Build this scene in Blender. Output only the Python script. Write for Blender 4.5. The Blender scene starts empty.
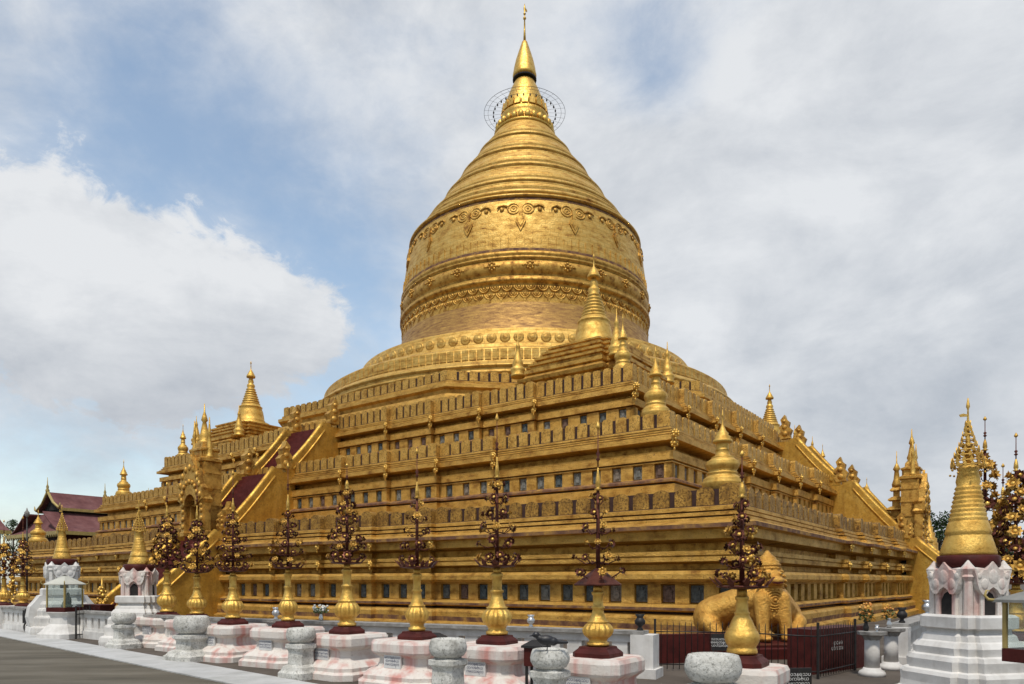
import bpy, bmesh, math, random
from math import sin, cos, pi, radians as R, sqrt, atan2
from mathutils import Vector, Matrix, Quaternion
random.seed(7)
SC = bpy.context.scene
COL = SC.collection

# ------------------------------------------------------------------ camera
F, HOR, EYE = 710.0, 581.6, 1.65
cam = bpy.data.objects.new('camera', bpy.data.cameras.new('camera'))
COL.objects.link(cam)
cam.location = (0, 0, EYE); cam.rotation_euler = (R(90), 0, 0)
cam.data.sensor_width = 36; cam.data.lens = 36 * F / 1024
cam.data.shift_y = (HOR - 342) / 1024
cam.data.clip_end = 3000; cam.data.clip_start = .1
SC.camera = cam

# ------------------------------------------------------------------ sky, sun, exposure
SUN_EL, SUN_AZ = R(62), R(190)       # azimuth clockwise from +Y: behind the camera, slightly left
w = bpy.data.worlds.new('World'); SC.world = w; w.use_nodes = True
nt = w.node_tree; nt.nodes.clear()
def N(t, **k):
    n = nt.nodes.new(t)
    for a, b in k.items(): setattr(n, a, b)
    return n
def L(a, b): nt.links.new(a, b)
out = N('ShaderNodeOutputWorld'); bg = N('ShaderNodeBackground'); L(bg.outputs[0], out.inputs[0])
bg.inputs['Strength'].default_value = .1
sky = N('ShaderNodeTexSky', sky_type='NISHITA', sun_disc=False, sun_elevation=SUN_EL, sun_rotation=SUN_AZ)
sky.air_density = 1.0; sky.dust_density = 1.2; sky.ozone_density = 1.5
tc = N('ShaderNodeTexCoord'); V = tc.outputs['Generated']
def math_(op, a, b=None, c=None):
    n = N('ShaderNodeMath', operation=op)
    for i, x in enumerate((a, b, c)):
        if x is None: continue
        if hasattr(x, 'links'): L(x, n.inputs[i])
        else: n.inputs[i].default_value = x
    return n.outputs[0]
def noise_(scale, det, rough, off, stretch=(1, 1, 1), dist=0):
    m = N('ShaderNodeMapping'); L(V, m.inputs[0]); m.inputs['Location'].default_value = off; m.inputs['Scale'].default_value = stretch
    n = N('ShaderNodeTexNoise'); L(m.outputs[0], n.inputs['Vector'])
    n.inputs['Scale'].default_value = scale; n.inputs['Detail'].default_value = det; n.inputs['Roughness'].default_value = rough
    n.inputs['Distortion'].default_value = dist
    return n.outputs[0]
def blob(px, py, rad, amp):          # a cloud bank (or a gap) in a given direction of the sky
    d = Vector((px - 512, F, HOR - py)).normalized()
    dn = N('ShaderNodeVectorMath', operation='DOT_PRODUCT'); L(V, dn.inputs[0]); dn.inputs[1].default_value = d
    k = 1 / (1 - cos(rad / F))
    t = math_('SUBTRACT', dn.outputs['Value'], 1.0)
    return math_('MULTIPLY', math_('EXPONENT', math_('MULTIPLY', t, k)), amp)
def smooth(x, lo, hi, o0=0., o1=1.):
    mr = N('ShaderNodeMapRange', interpolation_type='SMOOTHSTEP'); L(x, mr.inputs[0])
    for q, v_ in enumerate((lo, hi, o0, o1)): mr.inputs[q + 1].default_value = v_
    return mr.outputs[0]
n1 = math_('SUBTRACT', noise_(2.6, 10, .58, (3.1, 1.2, .4), (1, 1, 1.7), .3), .5)
n2 = math_('SUBTRACT', noise_(7.5, 9, .6, (.3, 4.2, 1.7), (1, 1, 1.4), .3), .5)
n3 = math_('SUBTRACT', noise_(19, 8, .66, (1.3, .2, 2.7), (1, 1, 1.5), .5), .5)
veil = math_('ADD', math_('ADD', math_('MULTIPLY', n1, 1.9), math_('MULTIPLY', n2, .8)), math_('MULTIPLY', n3, .35))
for b in ((780, 180, 260, .55), (900, 340, 240, .5), (430, 90, 190, .22), (640, 200, 120, .2), (60, 60, 120, .0), (120, 440, 150, .12), (330, 110, 70, .15),
          (215, 170, 85, -.42), (362, 275, 60, -.6), (310, 225, 55, -.35), (80, 120, 80, -.25), (440, 40, 60, -.15), (625, 30, 40, -.3), (660, 72, 42, -.42), (690, 108, 32, -.3)): veil = math_('ADD', veil, blob(*b))
cum = math_('ADD', math_('MULTIPLY', n1, 1.6), math_('ADD', math_('MULTIPLY', n2, 2.3), math_('MULTIPLY', n3, 1.3)))
for b in ((20, 225, 60, .75), (95, 290, 75, .8), (190, 300, 70, .75), (270, 330, 55, .7), (330, 350, 42, .55), (60, 370, 100, .6), (230, 390, 80, .5), (40, 130, 30, .0)): cum = math_('ADD', cum, blob(*b))
mask_v = smooth(veil, -.62, .55, .06, .97); mask_c = smooth(cum, .34, .86)
mask = math_('MAXIMUM', mask_v, mask_c)
shade = math_('ADD', math_('MULTIPLY', math_('SUBTRACT', noise_(3.0, 9, .62, (7.7, 2.1, 3.3), (1, 1, 2.2), .3), .5), 1.05), .52)
shade = math_('ADD', shade, math_('ADD', math_('MULTIPLY', mask_c, .05), math_('MULTIPLY', n2, .55)))
dn = N('ShaderNodeVectorMath', operation='DOT_PRODUCT'); L(V, dn.inputs[0]); dn.inputs[1].default_value = Vector((0, -1, .05)).normalized()   # unseen sky behind the viewer dimmed, added to lower the ambient light
shade = math_('SUBTRACT', shade, math_('MULTIPLY', math_('MAXIMUM', math_('ADD', dn.outputs['Value'], .15), 0.), .75))
shade = math_('ADD', shade, blob(860, 370, 190, -.13))
shade = math_('ADD', shade, blob(170, 385, 110, -.13))

shade = math_('ADD', shade, blob(60, 470, 110, -.16))
shade = math_('ADD', shade, blob(90, 260, 140, .08))
shade = math_('ADD', shade, blob(760, 130, 190, .10))
cr = N('ShaderNodeValToRGB'); L(shade, cr.inputs[0])
cr.color_ramp.elements[0].position = .2; cr.color_ramp.elements[0].color = (4.5, 4.9, 5.5, 1)
cr.color_ramp.elements[1].position = .68; cr.color_ramp.elements[1].color = (7.9, 8.1, 8.35, 1)
blue = N('ShaderNodeMix', data_type='RGBA', blend_type='MULTIPLY'); blue.inputs[0].default_value = 1
L(sky.outputs[0], blue.inputs[6]); blue.inputs[7].default_value = (2.45, 2.3, 1.98, 1)
mx = N('ShaderNodeMix', data_type='RGBA'); L(mask, mx.inputs[0]); L(blue.outputs[2], mx.inputs[6]); L(cr.outputs[0], mx.inputs[7])
L(mx.outputs[2], bg.inputs[0])
low = cr.color_ramp.elements.new(.0); low.color = (2.2, 2.4, 2.8, 1)

sun = bpy.data.objects.new('sun', bpy.data.lights.new('sun', 'SUN')); COL.objects.link(sun)
sun.data.energy = 2.9; sun.data.angle = R(6); sun.data.color = (1, .95, .86)
sd = Vector((sin(SUN_AZ) * cos(SUN_EL), cos(SUN_AZ) * cos(SUN_EL), sin(SUN_EL)))
sun.rotation_euler = sd.to_track_quat('Z', 'Y').to_euler()
SC.view_settings.view_transform = 'Standard'; SC.view_settings.look = 'None'
SC.view_settings.exposure = 0; SC.view_settings.gamma = 1

# ------------------------------------------------------------------ materials
def mat(name, cols, scale=3., metallic=0., rough=.6, bump=.15, bscale=18., stretch=(1, 1, 1), det=8., streak=None, brick=None, nrough=.62, spread=.5, spec=.5, second=None, cyl=0, grain=None):
    """cols: list of (position, rgb) over a fractal noise. streak: (rgb, amount) runs of stain down the faces.
    brick: (width, height, mortar rgb) fine joints. second: (rgb, scale, threshold) specks of another colour."""
    m = bpy.data.materials.new(name); m.use_nodes = True
    t = m.node_tree; p = t.nodes['Principled BSDF']
    def nd(k): return t.nodes.new(k)
    def lk(a, b): t.links.new(a, b)
    co = nd('ShaderNodeTexCoord'); oi = nd('ShaderNodeObjectInfo')
    ad = nd('ShaderNodeVectorMath'); ad.operation = 'ADD'
    mu = nd('ShaderNodeMath'); mu.operation = 'MULTIPLY'; lk(oi.outputs['Random'], mu.inputs[0]); mu.inputs[1].default_value = 37.
    lk(co.outputs['Object'], ad.inputs[0]); lk(mu.outputs[0], ad.inputs[1])
    mp = nd('ShaderNodeMapping'); lk(ad.outputs[0], mp.inputs[0]); mp.inputs['Scale'].default_value = stretch
    n = nd('ShaderNodeTexNoise'); lk(mp.outputs[0], n.inputs['Vector']); n.inputs['Scale'].default_value = scale; n.inputs['Detail'].default_value = det; n.inputs['Roughness'].default_value = nrough
    r = nd('ShaderNodeValToRGB'); lk(n.outputs[0], r.inputs[0])
    while len(r.color_ramp.elements) < len(cols): r.color_ramp.elements.new(.5)
    for e, (q, c) in zip(r.color_ramp.elements, cols): e.position = q; e.color = (*c, 1)
    col = r.outputs[0]; met = None
    def mix(a, rgb, fac):
        x = nd('ShaderNodeMix'); x.data_type = 'RGBA'; lk(fac, x.inputs[0]); lk(a, x.inputs[6])
        if hasattr(rgb, 'links'): lk(rgb, x.inputs[7])
        else: x.inputs[7].default_value = (*rgb, 1)
        return x.outputs[2]
    def ramp01(src, a, b):
        x = nd('ShaderNodeMapRange'); lk(src, x.inputs[0]); x.inputs[1].default_value = a; x.inputs[2].default_value = b
        return x.outputs[0]
    if second:
        rgb, s2, th = second
        n2 = nd('ShaderNodeTexNoise'); lk(ad.outputs[0], n2.inputs['Vector']); n2.inputs['Scale'].default_value = s2; n2.inputs['Detail'].default_value = 6; n2.inputs['Roughness'].default_value = .7
        f = ramp01(n2.outputs[0], th, th + .06); col = mix(col, rgb, f); met = f
    if streak:
        rgb, amt = streak[:2]
        mp2 = nd('ShaderNodeMapping'); lk(ad.outputs[0], mp2.inputs[0]); mp2.inputs['Scale'].default_value = (1, 1, .12)
        n3 = nd('ShaderNodeTexNoise'); lk(mp2.outputs[0], n3.inputs['Vector']); n3.inputs['Scale'].default_value = streak[2] if len(streak) > 2 else 7; n3.inputs['Detail'].default_value = 5
        f = ramp01(n3.outputs[0], .48, .72)
        g = nd('ShaderNodeMath'); g.operation = 'MULTIPLY'; lk(f, g.inputs[0]); g.inputs[1].default_value = amt
        col = mix(col, rgb, g.outputs[0])
    if grain:            # fine speckle of bare, weathered spots
        rgb, s4, lo, hi = grain
        n4 = nd('ShaderNodeTexNoise'); lk(ad.outputs[0], n4.inputs['Vector']); n4.inputs['Scale'].default_value = s4; n4.inputs['Detail'].default_value = 5; n4.inputs['Roughness'].default_value = .75
        col = mix(col, rgb, ramp01(n4.outputs[0], lo, hi))
    if brick:
        bw, bh, mc = brick
        sx = nd('ShaderNodeSeparateXYZ'); lk(co.outputs['Object'], sx.inputs[0])
        s = nd('ShaderNodeMath')
        if cyl:
            s.operation = 'ARCTAN2'; lk(sx.outputs[1], s.inputs[0]); lk(sx.outputs[0], s.inputs[1]); s0 = s
            s = nd('ShaderNodeMath'); s.operation = 'MULTIPLY'; lk(s0.outputs[0], s.inputs[0]); s.inputs[1].default_value = cyl
        else: s.operation = 'SUBTRACT'; lk(sx.outputs[0], s.inputs[0]); lk(sx.outputs[1], s.inputs[1])
        cx = nd('ShaderNodeCombineXYZ'); lk(s.outputs[0], cx.inputs[0]); lk(sx.outputs[2], cx.inputs[1])
        bt = nd('ShaderNodeTexBrick'); lk(cx.outputs[0], bt.inputs['Vector'])
        bt.inputs['Scale'].default_value = 1; bt.inputs['Brick Width'].default_value = bw; bt.inputs['Row Height'].default_value = bh
        bt.inputs['Mortar Size'].default_value = .018; bt.inputs['Mortar Smooth'].default_value = .3; bt.inputs['Color1'].default_value = (1, 1, 1, 1); bt.inputs['Color2'].default_value = (.9, .9, .9, 1)
        bt.inputs['Mortar'].default_value = (.55, .55, .55, 1)
        x = nd('ShaderNodeMix'); x.data_type = 'RGBA'; x.blend_type = 'MULTIPLY'; x.inputs[0].default_value = .6; lk(col, x.inputs[6]); lk(bt.outputs[0], x.inputs[7]); col = x.outputs[2]
    lk(col, p.inputs['Base Color'])
    if met is not None and metallic > 0:
        g = nd('ShaderNodeMapRange'); lk(met, g.inputs[0]); g.inputs[3].default_value = metallic; g.inputs[4].default_value = .1; lk(g.outputs[0], p.inputs['Metallic'])
    else: p.inputs['Metallic'].default_value = metallic
    rr = nd('ShaderNodeMapRange'); lk(n.outputs[0], rr.inputs[0]); rr.inputs[1].default_value = .3; rr.inputs[2].default_value = .7
    rr.inputs[3].default_value = min(1, rough + .14); rr.inputs[4].default_value = max(.05, rough - .08); lk(rr.outputs[0], p.inputs['Roughness'])
    p.inputs['Specular IOR Level'].default_value = spec
    if bump:
        nb = nd('ShaderNodeTexNoise'); lk(ad.outputs[0], nb.inputs['Vector']); nb.inputs['Scale'].default_value = bscale; nb.inputs['Detail'].default_value = 7; nb.inputs['Roughness'].default_value = .7
        b = nd('ShaderNodeBump'); lk(nb.outputs[0], b.inputs['Height']); b.inputs['Strength'].default_value = bump; b.inputs['Distance'].default_value = .05
        lk(b.outputs[0], p.inputs['Normal'])
    return m
M = {}
G1, G2, G3, GB = (.68, .412, .105), (.54, .312, .07), (.325, .162, .035), (.14, .062, .02)
GR = (.13, .065, .03)
M['gold'] = mat('old_gilding', [(.26, GB), (.38, G3), (.5, G2), (.7, G1)], 2.6, .6, .47, .5, 14, second=((.17, .08, .04), 6., .63), grain=(GR, 21, .55, .72), spec=.15)
M['gold_wall'] = mat('gilded_masonry', [(.24, GB), (.34, G3), (.46, G2), (.66, G1)], 1.7, .58, .48, .9, 20, second=((.17, .085, .045), 7., .635), stretch=(1, 1, 1.8), grain=(GR, 17, .555, .74), streak=((.26, .14, .05), .3, 3.5), spec=.15)
M['gold_slab'] = mat('speckled_gilding', [(.3, G3), (.46, G2), (.66, G1)], 3, .55, .45, .8, 22, grain=((.12, .065, .025), 15, .5, .66), spec=.15)
M['gold_slab_old'] = mat('weathered_slabs', [(.32, (.22, .115, .032)), (.5, (.40, .225, .05)), (.68, G2)], 3, .45, .5, .9, 22, grain=((.10, .052, .022), 15, .46, .62), second=((.15, .08, .05), 6, .64), spec=.15)
M['gold_dome'] = mat('gilded_plates', [(.24, GB), (.34, (.38, .20, .05)), (.46, (.57, .345, .085)), (.64, (.69, .455, .135))], 1.6, .56, .50, .5, 10, stretch=(1, 1, 2.5), brick=(.5, .26, 0), cyl=8., grain=(GR, 12, .58, .78), spec=.15)
M['gold_worn'] = mat('worn_gilding', [(.28, (.17, .085, .045)), (.42, (.30, .165, .06)), (.58, (.42, .245, .075)), (.74, (.56, .34, .09))], 1.5, .35, .5, .4, 12, stretch=(1, 1, 5), grain=(GR, 9, .56, .75), spec=.15)
M['gold_new'] = mat('fresh_gilding', [(.3, (.40, .21, .035)), (.48, (.54, .31, .055)), (.65, (.66, .41, .09))], 2.2, .6, .42, .4, 12, grain=((.22, .11, .03), 10, .52, .75), streak=((.3, .15, .035), .5, 4), spec=.15)
M['gold_mid'] = mat('satin_gilding', [(.3, (.42, .235, .05)), (.48, (.62, .38, .09)), (.7, (.72, .48, .13))], 5, .62, .46, .4, 24, grain=(GR, 14, .6, .78), spec=.15)
M['gold_bright'] = mat('polished_gilding', [(.32, (.46, .26, .055)), (.5, (.68, .42, .10)), (.7, (.78, .53, .15))], 5, .8, .41, .35, 26, spec=.15)
M['gold_lion'] = mat('gilded_plaster', [(.3, (.42, .20, .04)), (.5, (.62, .33, .07)), (.7, (.72, .42, .10))], 5, .55, .4, .8, 14, second=((.34, .15, .08), 9, .63), spec=.15)
M['oxide'] = mat('tarnished_ledge', [(.3, (.10, .05, .04)), (.48, (.19, .10, .06)), (.62, (.34, .19, .06)), (.75, (.55, .31, .06))], 3.2, .2, .7, .4, 12, spec=.15)
M['maroon'] = mat('maroon_paint', [(.3, (.038, .008, .007)), (.7, (.085, .017, .014))], 5, 0, .5, .12, 20, spec=.15)
M['maroon_step'] = mat('maroon_steps', [(.3, (.07, .012, .010)), (.7, (.13, .025, .02))], 3, 0, .6, .12, 20, spec=.15)
M['maroon_metal'] = mat('maroon_metal', [(.3, (.06, .016, .012)), (.7, (.13, .045, .028))], 9, .4, .42, .1, 20, spec=.15)
M['gap'] = mat('shaded_gap_brown', [(.3, (.025, .010, .008)), (.7, (.055, .022, .016))], 4, 0, .8, .2, 14)  # dark red-brown of the slab gaps, also laid in grooves as painted shade
for i, c in enumerate([(.11, .12, .115), (.20, .20, .18), (.16, .10, .075), (.085, .105, .11), (.23, .19, .15)]):
    M['plaque%d' % i] = mat('glazed_plaque', [(.35, tuple(x * .55 for x in c)), (.65, tuple(x * 1.25 for x in c))], 11, 0, .75, .6, 14, spec=.25)
M['white'] = mat('whitewash', [(.3, (.47, .45, .42)), (.5, (.62, .605, .58)), (.7, (.70, .685, .66))], 2.5, 0, .8, .15, 22, streak=((.40, .37, .34), .35, 6), second=((.33, .31, .29), 11, .68))
M['white_pink'] = mat('stained_whitewash', [(.22, (.46, .30, .26)), (.33, (.56, .47, .42)), (.45, (.63, .58, .53)), (.7, (.67, .64, .60))], 3.2, 0, .85, .3, 24, spec=.2, grain=((.42, .36, .32), 20, .58, .72), streak=((.50, .20, .17), .85, 5), second=((.34, .30, .28), 9, .66))
M['white_lichen'] = mat('lichened_stone', [(.30, (.30, .29, .26)), (.43, (.50, .49, .45)), (.6, (.65, .64, .60))], 5, 0, .9, .6, 26, spec=.2, grain=((.22, .215, .19), 30, .51, .66), second=((.27, .26, .23), 7, .64))
M['stone_grey'] = mat('grey_capping', [(.3, (.13, .12, .11)), (.7, (.36, .35, .33))], 5, 0, .85, .3, 20)
M['pavement'] = mat('pavement', [(.3, (.048, .036, .026)), (.5, (.075, .058, .043)), (.7, (.105, .085, .066))], .9, 0, .8, .12, 14, second=((.08, .065, .05), 2.2, .64))
M['road'] = mat('tarmac', [(.3, (.05, .041, .026)), (.46, (.085, .071, .047)), (.56, (.105, .089, .061)), (.72, (.15, .13, .093))], .55, 0, .75, .15, 30, stretch=(.5, 2.2, 1), second=((.055, .045, .035), 3.0, .63))
M['kerb'] = mat('pale_marble', [(.3, (.36, .36, .345)), (.5, (.46, .46, .45)), (.7, (.54, .54, .53))], 1.4, 0, .55, .1, 20, brick=(1.2, 9., (.3, .3, .3)), second=((.26, .25, .23), 3, .66))
M['black'] = mat('black_iron', [(.3, (.012, .011, .011)), (.7, (.03, .027, .026))], 8, .3, .5, .1, 20)
M['dark'] = mat('opening_shade', [(.3, (.010, .008, .008)), (.7, (.02, .016, .014))], 8, 0, .9, 0, 20)  # near-black colour stands in for the shade inside openings
M['roof'] = mat('red_roof', [(.3, (.10, .04, .04)), (.5, (.145, .062, .06)), (.7, (.19, .09, .085))], .9, 0, .8, .1, 9, spec=.15, streak=((.09, .04, .045), .5, 2))
M['trim'] = mat('yellow_trim', [(.3, (.30, .22, .07)), (.7, (.46, .35, .12))], 4, .2, .5, .1, 14)
M['silver'] = mat('silver', [(.3, (.5, .5, .5)), (.7, (.72, .72, .72))], 9, .9, .28, .05, 20)
M['navy'] = mat('navy_ink', [(.3, (.03, .04, .10)), (.7, (.04, .05, .13))], 9, 0, .6, 0)
M['chalk'] = mat('chalk_paint', [(.3, (.5, .5, .48)), (.7, (.7, .7, .68))], 9, 0, .8, 0)
M['slab'] = mat('marble_slab', [(.3, (.50, .50, .49)), (.7, (.66, .66, .65))], 9, 0, .5, .05)
M['grey_roof'] = mat('grey_sheet', [(.3, (.20, .20, .185)), (.7, (.29, .29, .27))], 3, .3, .5, .05)
M['pale_roof'] = mat('pale_sheet', [(.3, (.42, .42, .36)), (.7, (.55, .54, .47))], 3, .1, .5, .05)
M['bark'] = mat('bark', [(.3, (.05, .04, .03)), (.7, (.11, .09, .07))], 6, 0, .9, .3, 14)
M['leaf'] = mat('leaf', [(.3, (.028, .06, .016)), (.5, (.05, .095, .026)), (.7, (.09, .14, .042))], 3, 0, .6, 0)
M['leaf_dark'] = mat('leaf_dark', [(.3, (.018, .04, .014)), (.7, (.04, .075, .025))], 3, 0, .6, 0)
M['petal'] = mat('petal', [(.3, (.5, .18, .03)), (.7, (.66, .36, .08))], 9, 0, .6, 0)
M['white_flower'] = mat('white_petal', [(.3, (.55, .55, .5)), (.7, (.75, .75, .7))], 9, 0, .6, 0)
M['crow'] = mat('black_feather', [(.3, (.008, .008, .010)), (.7, (.02, .02, .024))], 9, 0, .4, .1, 30)
def glass():
    m = bpy.data.materials.new('glass_pane'); m.use_nodes = True
    t = m.node_tree; p = t.nodes['Principled BSDF']
    p.inputs['Base Color'].default_value = (.75, .8, .8, 1); p.inputs['Roughness'].default_value = .05
    tr = t.nodes.new('ShaderNodeBsdfTransparent'); tr.inputs[0].default_value = (.92, .95, .94, 1)
    mxs = t.nodes.new('ShaderNodeMixShader'); mxs.inputs[0].default_value = .09
    t.links.new(tr.outputs[0], mxs.inputs[1]); t.links.new(p.outputs[0], mxs.inputs[2])
    t.links.new(mxs.outputs[0], t.nodes['Material Output'].inputs[0]); return m
M['glass'] = glass()

# ------------------------------------------------------------------ mesh helpers
def B(): return bmesh.new()
def face(bm, vs, mi=0, smooth=False):
    try:
        f = bm.faces.new(vs); f.material_index = mi; f.smooth = smooth; return f
    except ValueError: return None
def box(bm, x0, x1, y0, y1, z0, z1, mi=0, mtx=None):
    c = [Vector(p) for p in ((x0, y0, z0), (x1, y0, z0), (x1, y1, z0), (x0, y1, z0), (x0, y0, z1), (x1, y0, z1), (x1, y1, z1), (x0, y1, z1))]
    v = [bm.verts.new(mtx @ p if mtx else p) for p in c]
    for q in ((3, 2, 1, 0), (4, 5, 6, 7), (0, 1, 5, 4), (1, 2, 6, 5), (2, 3, 7, 6), (3, 0, 4, 7)): face(bm, [v[i] for i in q], mi)
def rings(bm, rr, mi=0, smooth=False, cap0=True, cap1=True):
    """rr: list of rings of points (same count); bridged in order. mi: index or list per band."""
    vs = [[bm.verts.new(p) for p in r] for r in rr]
    for k in range(len(vs) - 1):
        n = len(vs[k]); m_ = mi[k] if isinstance(mi, (list, tuple)) else mi
        for i in range(n): face(bm, (vs[k][i], vs[k][(i + 1) % n], vs[k + 1][(i + 1) % n], vs[k + 1][i]), m_, smooth)
    if cap0: face(bm, vs[0][::-1], mi[0] if isinstance(mi, (list, tuple)) else mi)
    if cap1: face(bm, vs[-1], mi[-1] if isinstance(mi, (list, tuple)) else mi)
def lathe(bm, prof, n=24, c=(0, 0, 0), mi=0, smooth=True, rot=0., flute=None, mtx=None, cap0=True, cap1=True):
    rr = []
    for r, z in prof:
        ring = []
        for i in range(n):
            a = rot + 2 * pi * i / n
            k = r
            if flute and flute[0] <= z <= flute[1]: k = r * (1 + flute[3] * abs(sin(a * flute[2] / 2)) * sin(pi * (z - flute[0]) / (flute[1] - flute[0])))
            p = Vector((c[0] + k * cos(a), c[1] + k * sin(a), c[2] + z))
            ring.append(mtx @ p if mtx else p)
        rr.append(ring)
    rings(bm, rr, mi, smooth, cap0, cap1)
def poly(bm, shape, prof, c=(0, 0, 0), mi=0, mtx=None):
    """shape: unit outline; prof: (scale, z)."""
    rr = []
    for s, z in prof:
        ring = [Vector((c[0] + x * s, c[1] + y * s, c[2] + z)) for x, y in shape]
        rr.append([mtx @ p for p in ring] if mtx else ring)
    rings(bm, rr, mi)
SQ = [(-1, -1), (1, -1), (1, 1), (-1, 1)]
def redent(k=.72, k2=.86):
    q = [(k, -1), (k, -k2), (k2, -k2), (k2, -k), (1, -k)]
    o = []
    for i in range(4):
        a = i * pi / 2
        for x, y in q: o.append((x * cos(a) - y * sin(a), x * sin(a) + y * cos(a)))
    return o
CH = [(-.72, -1), (.72, -1), (1, -.72), (1, .72), (.72, 1), (-.72, 1), (-1, .72), (-1, -.72)]
RD = redent()
def tube(bm, pts, rad, n=6, mi=0, smooth=True):
    pts = [Vector(p) for p in pts]
    if not isinstance(rad, (list, tuple)): rad = [rad] * len(pts)
    rr = []; up = None
    for i, p in enumerate(pts):
        d = (pts[min(i + 1, len(pts) - 1)] - pts[max(i - 1, 0)]).normalized()
        if up is None: up = Vector((0, 0, 1)) if abs(d.z) < .9 else Vector((1, 0, 0))
        s = d.cross(up).normalized(); t = s.cross(d).normalized(); up = t
        rr.append([p + (s * cos(2 * pi * k / n) + t * sin(2 * pi * k / n)) * rad[i] for k in range(n)])
    rings(bm, rr, mi, smooth)
def prism(bm, outline, t0, t1, mtx=None, mi=0):
    """outline in (x,z), extruded along y from t0 to t1."""
    a = [Vector((x, t0, z)) for x, z in outline]; b = [Vector((x, t1, z)) for x, z in outline]
    if mtx: a = [mtx @ p for p in a]; b = [mtx @ p for p in b]
    rings(bm, [a, b], mi)
def ball(bm, c, r, mi=0, n=10, m_=7, mtx=None):
    if not isinstance(r, (tuple, list)): r = (r, r, r)
    rr = []
    for j in range(m_ + 1):
        t = pi * (j / m_) ; t = min(max(t, .06), pi - .06)
        ring = [Vector((c[0] + r[0] * sin(t) * cos(2 * pi * i / n), c[1] + r[1] * sin(t) * sin(2 * pi * i / n), c[2] - r[2] * cos(t))) for i in range(n)]
        rr.append([mtx @ p for p in ring] if mtx else ring)
    rings(bm, rr, mi, True)
def link(o, parent=None):
    COL.objects.link(o)
    if parent: o.parent = parent
    return o
def obj(name, bm, mats, parent=None, loc=(0, 0, 0), rz=0., fix=True):
    if fix: bmesh.ops.recalc_face_normals(bm, faces=bm.faces)
    me = bpy.data.meshes.new(name); bm.to_mesh(me); bm.free()
    for k in (mats if isinstance(mats, (list, tuple)) else [mats]): me.materials.append(M[k])
    o = bpy.data.objects.new(name, me); o.location = loc; o.rotation_euler = (0, 0, rz)
    return link(o, parent)
def inst(name, src, parent, loc, quat=None, scale=1.):
    o = bpy.data.objects.new(name, src); o.location = loc; o.scale = (scale,) * 3
    if quat: o.rotation_mode = 'QUATERNION'; o.rotation_quaternion = quat
    return link(o, parent)
def tag(o, label, cat, group=None, kind=None):
    if label: o['label'] = label
    if cat: o['category'] = cat
    if group: o['group'] = group
    if kind: o['kind'] = kind
    return o
def thing(name, label, cat, loc=(0, 0, 0), rz=0., group=None):
    o = bpy.data.objects.new(name, None); o.empty_display_size = .3; o.location = loc; o.rotation_euler = (0, 0, rz)
    link(o); return tag(o, label, cat, group)
def at(px, d, z=0.): return Vector(((px - 512) / F * d, d, z))
def meshof(o):
    me = o.data; bpy.data.objects.remove(o); return me

# ------------------------------------------------------------------ ground
def structure(name, bm, m):
    o = obj(name, bm, m); o['kind'] = 'structure'; return o
bm = B(); s = 900
face(bm, [bm.verts.new(p) for p in ((-s, -s, 0), (s, -s, 0), (s, s, 0), (-s, s, 0))]); structure('ground', bm, 'pavement')
kd = Vector((.742, -.678, 0)).normalized(); kn = Vector((-kd.y, kd.x, 0)) * -1     # along the kerb, towards the camera
if kn.dot(Vector((-.66, -.75, 0))) < 0: kn = -kn
k0 = Vector((-17.8, 24.7, 0))
def strip(name, a, b, z0, z1, m, l0=-60, l1=60):
    bm = B()
    p = [k0 + kd * l0 + kn * a, k0 + kd * l1 + kn * a, k0 + kd * l1 + kn * b, k0 + kd * l0 + kn * b]
    rings(bm, [[q + Vector((0, 0, z0)) for q in p], [q + Vector((0, 0, z1)) for q in p]], 0, False, False, True)
    return structure(name, bm, m)
strip('kerb', 0, .9, -.05, .03, 'kerb')
strip('road', .9, 60, -.05, .006, 'road')

# ------------------------------------------------------------------ the great pagoda
PC = Vector((.95, 53.5, 0)); ANG = atan2(.805, .593)
RZ = Matrix.Rotation(ANG, 4, 'Z')
def loc2w(x, y, z=0.): return PC + (RZ @ Vector((x, y, z)))
PAG = thing('pagoda', 'huge gilded bell pagoda on three square terraces, topped by an umbrella spire', 'pagoda', PC, ANG)
STEPS = [13.45, 10.6, 7.85, 5.1]
SD = .23
def outline(h, o, steps=STEPS, d=SD):
    H = h + o; side = [(-H, -H)]
    dist = H
    left = []
    for U in steps:
        left += [(-(U + o), -dist), (-(U + o), -(dist + d))]; dist += d
    side += left + [(-x, y) for x, y in reversed(left)]
    pts = []
    for k in range(4):
        a = k * pi / 2
        for x, y in side: pts.append(Vector((x * cos(a) - y * sin(a), x * sin(a) + y * cos(a), 0)))
    return pts
def octo(A, o, *_):
    H = A + o; rr = H / cos(pi / 8)
    return [Vector((rr * cos(pi / 8 + k * pi / 4), rr * sin(pi / 8 + k * pi / 4), 0)) for k in range(8)][5:] + [Vector((rr * cos(pi / 8 + k * pi / 4), rr * sin(pi / 8 + k * pi / 4), 0)) for k in range(5)]
def segs(pts, minlen=.6):
    r = []
    for i in range(len(pts)):
        a, b = pts[i], pts[(i + 1) % len(pts)]
        if (b - a).length > minlen:
            d = (b - a).normalized(); r.append((a, d, Vector((d.y, -d.x, 0)), (b - a).length))
    return r
def frame(a, d, n): return Matrix(((d.x, -n.x, 0, a.x), (d.y, -n.y, 0, a.y), (0, 0, 1, a.z), (0, 0, 0, 1)))   # x along, -y outwards
PLAQ = []        # candidates (distance to camera, world matrix data)
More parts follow.
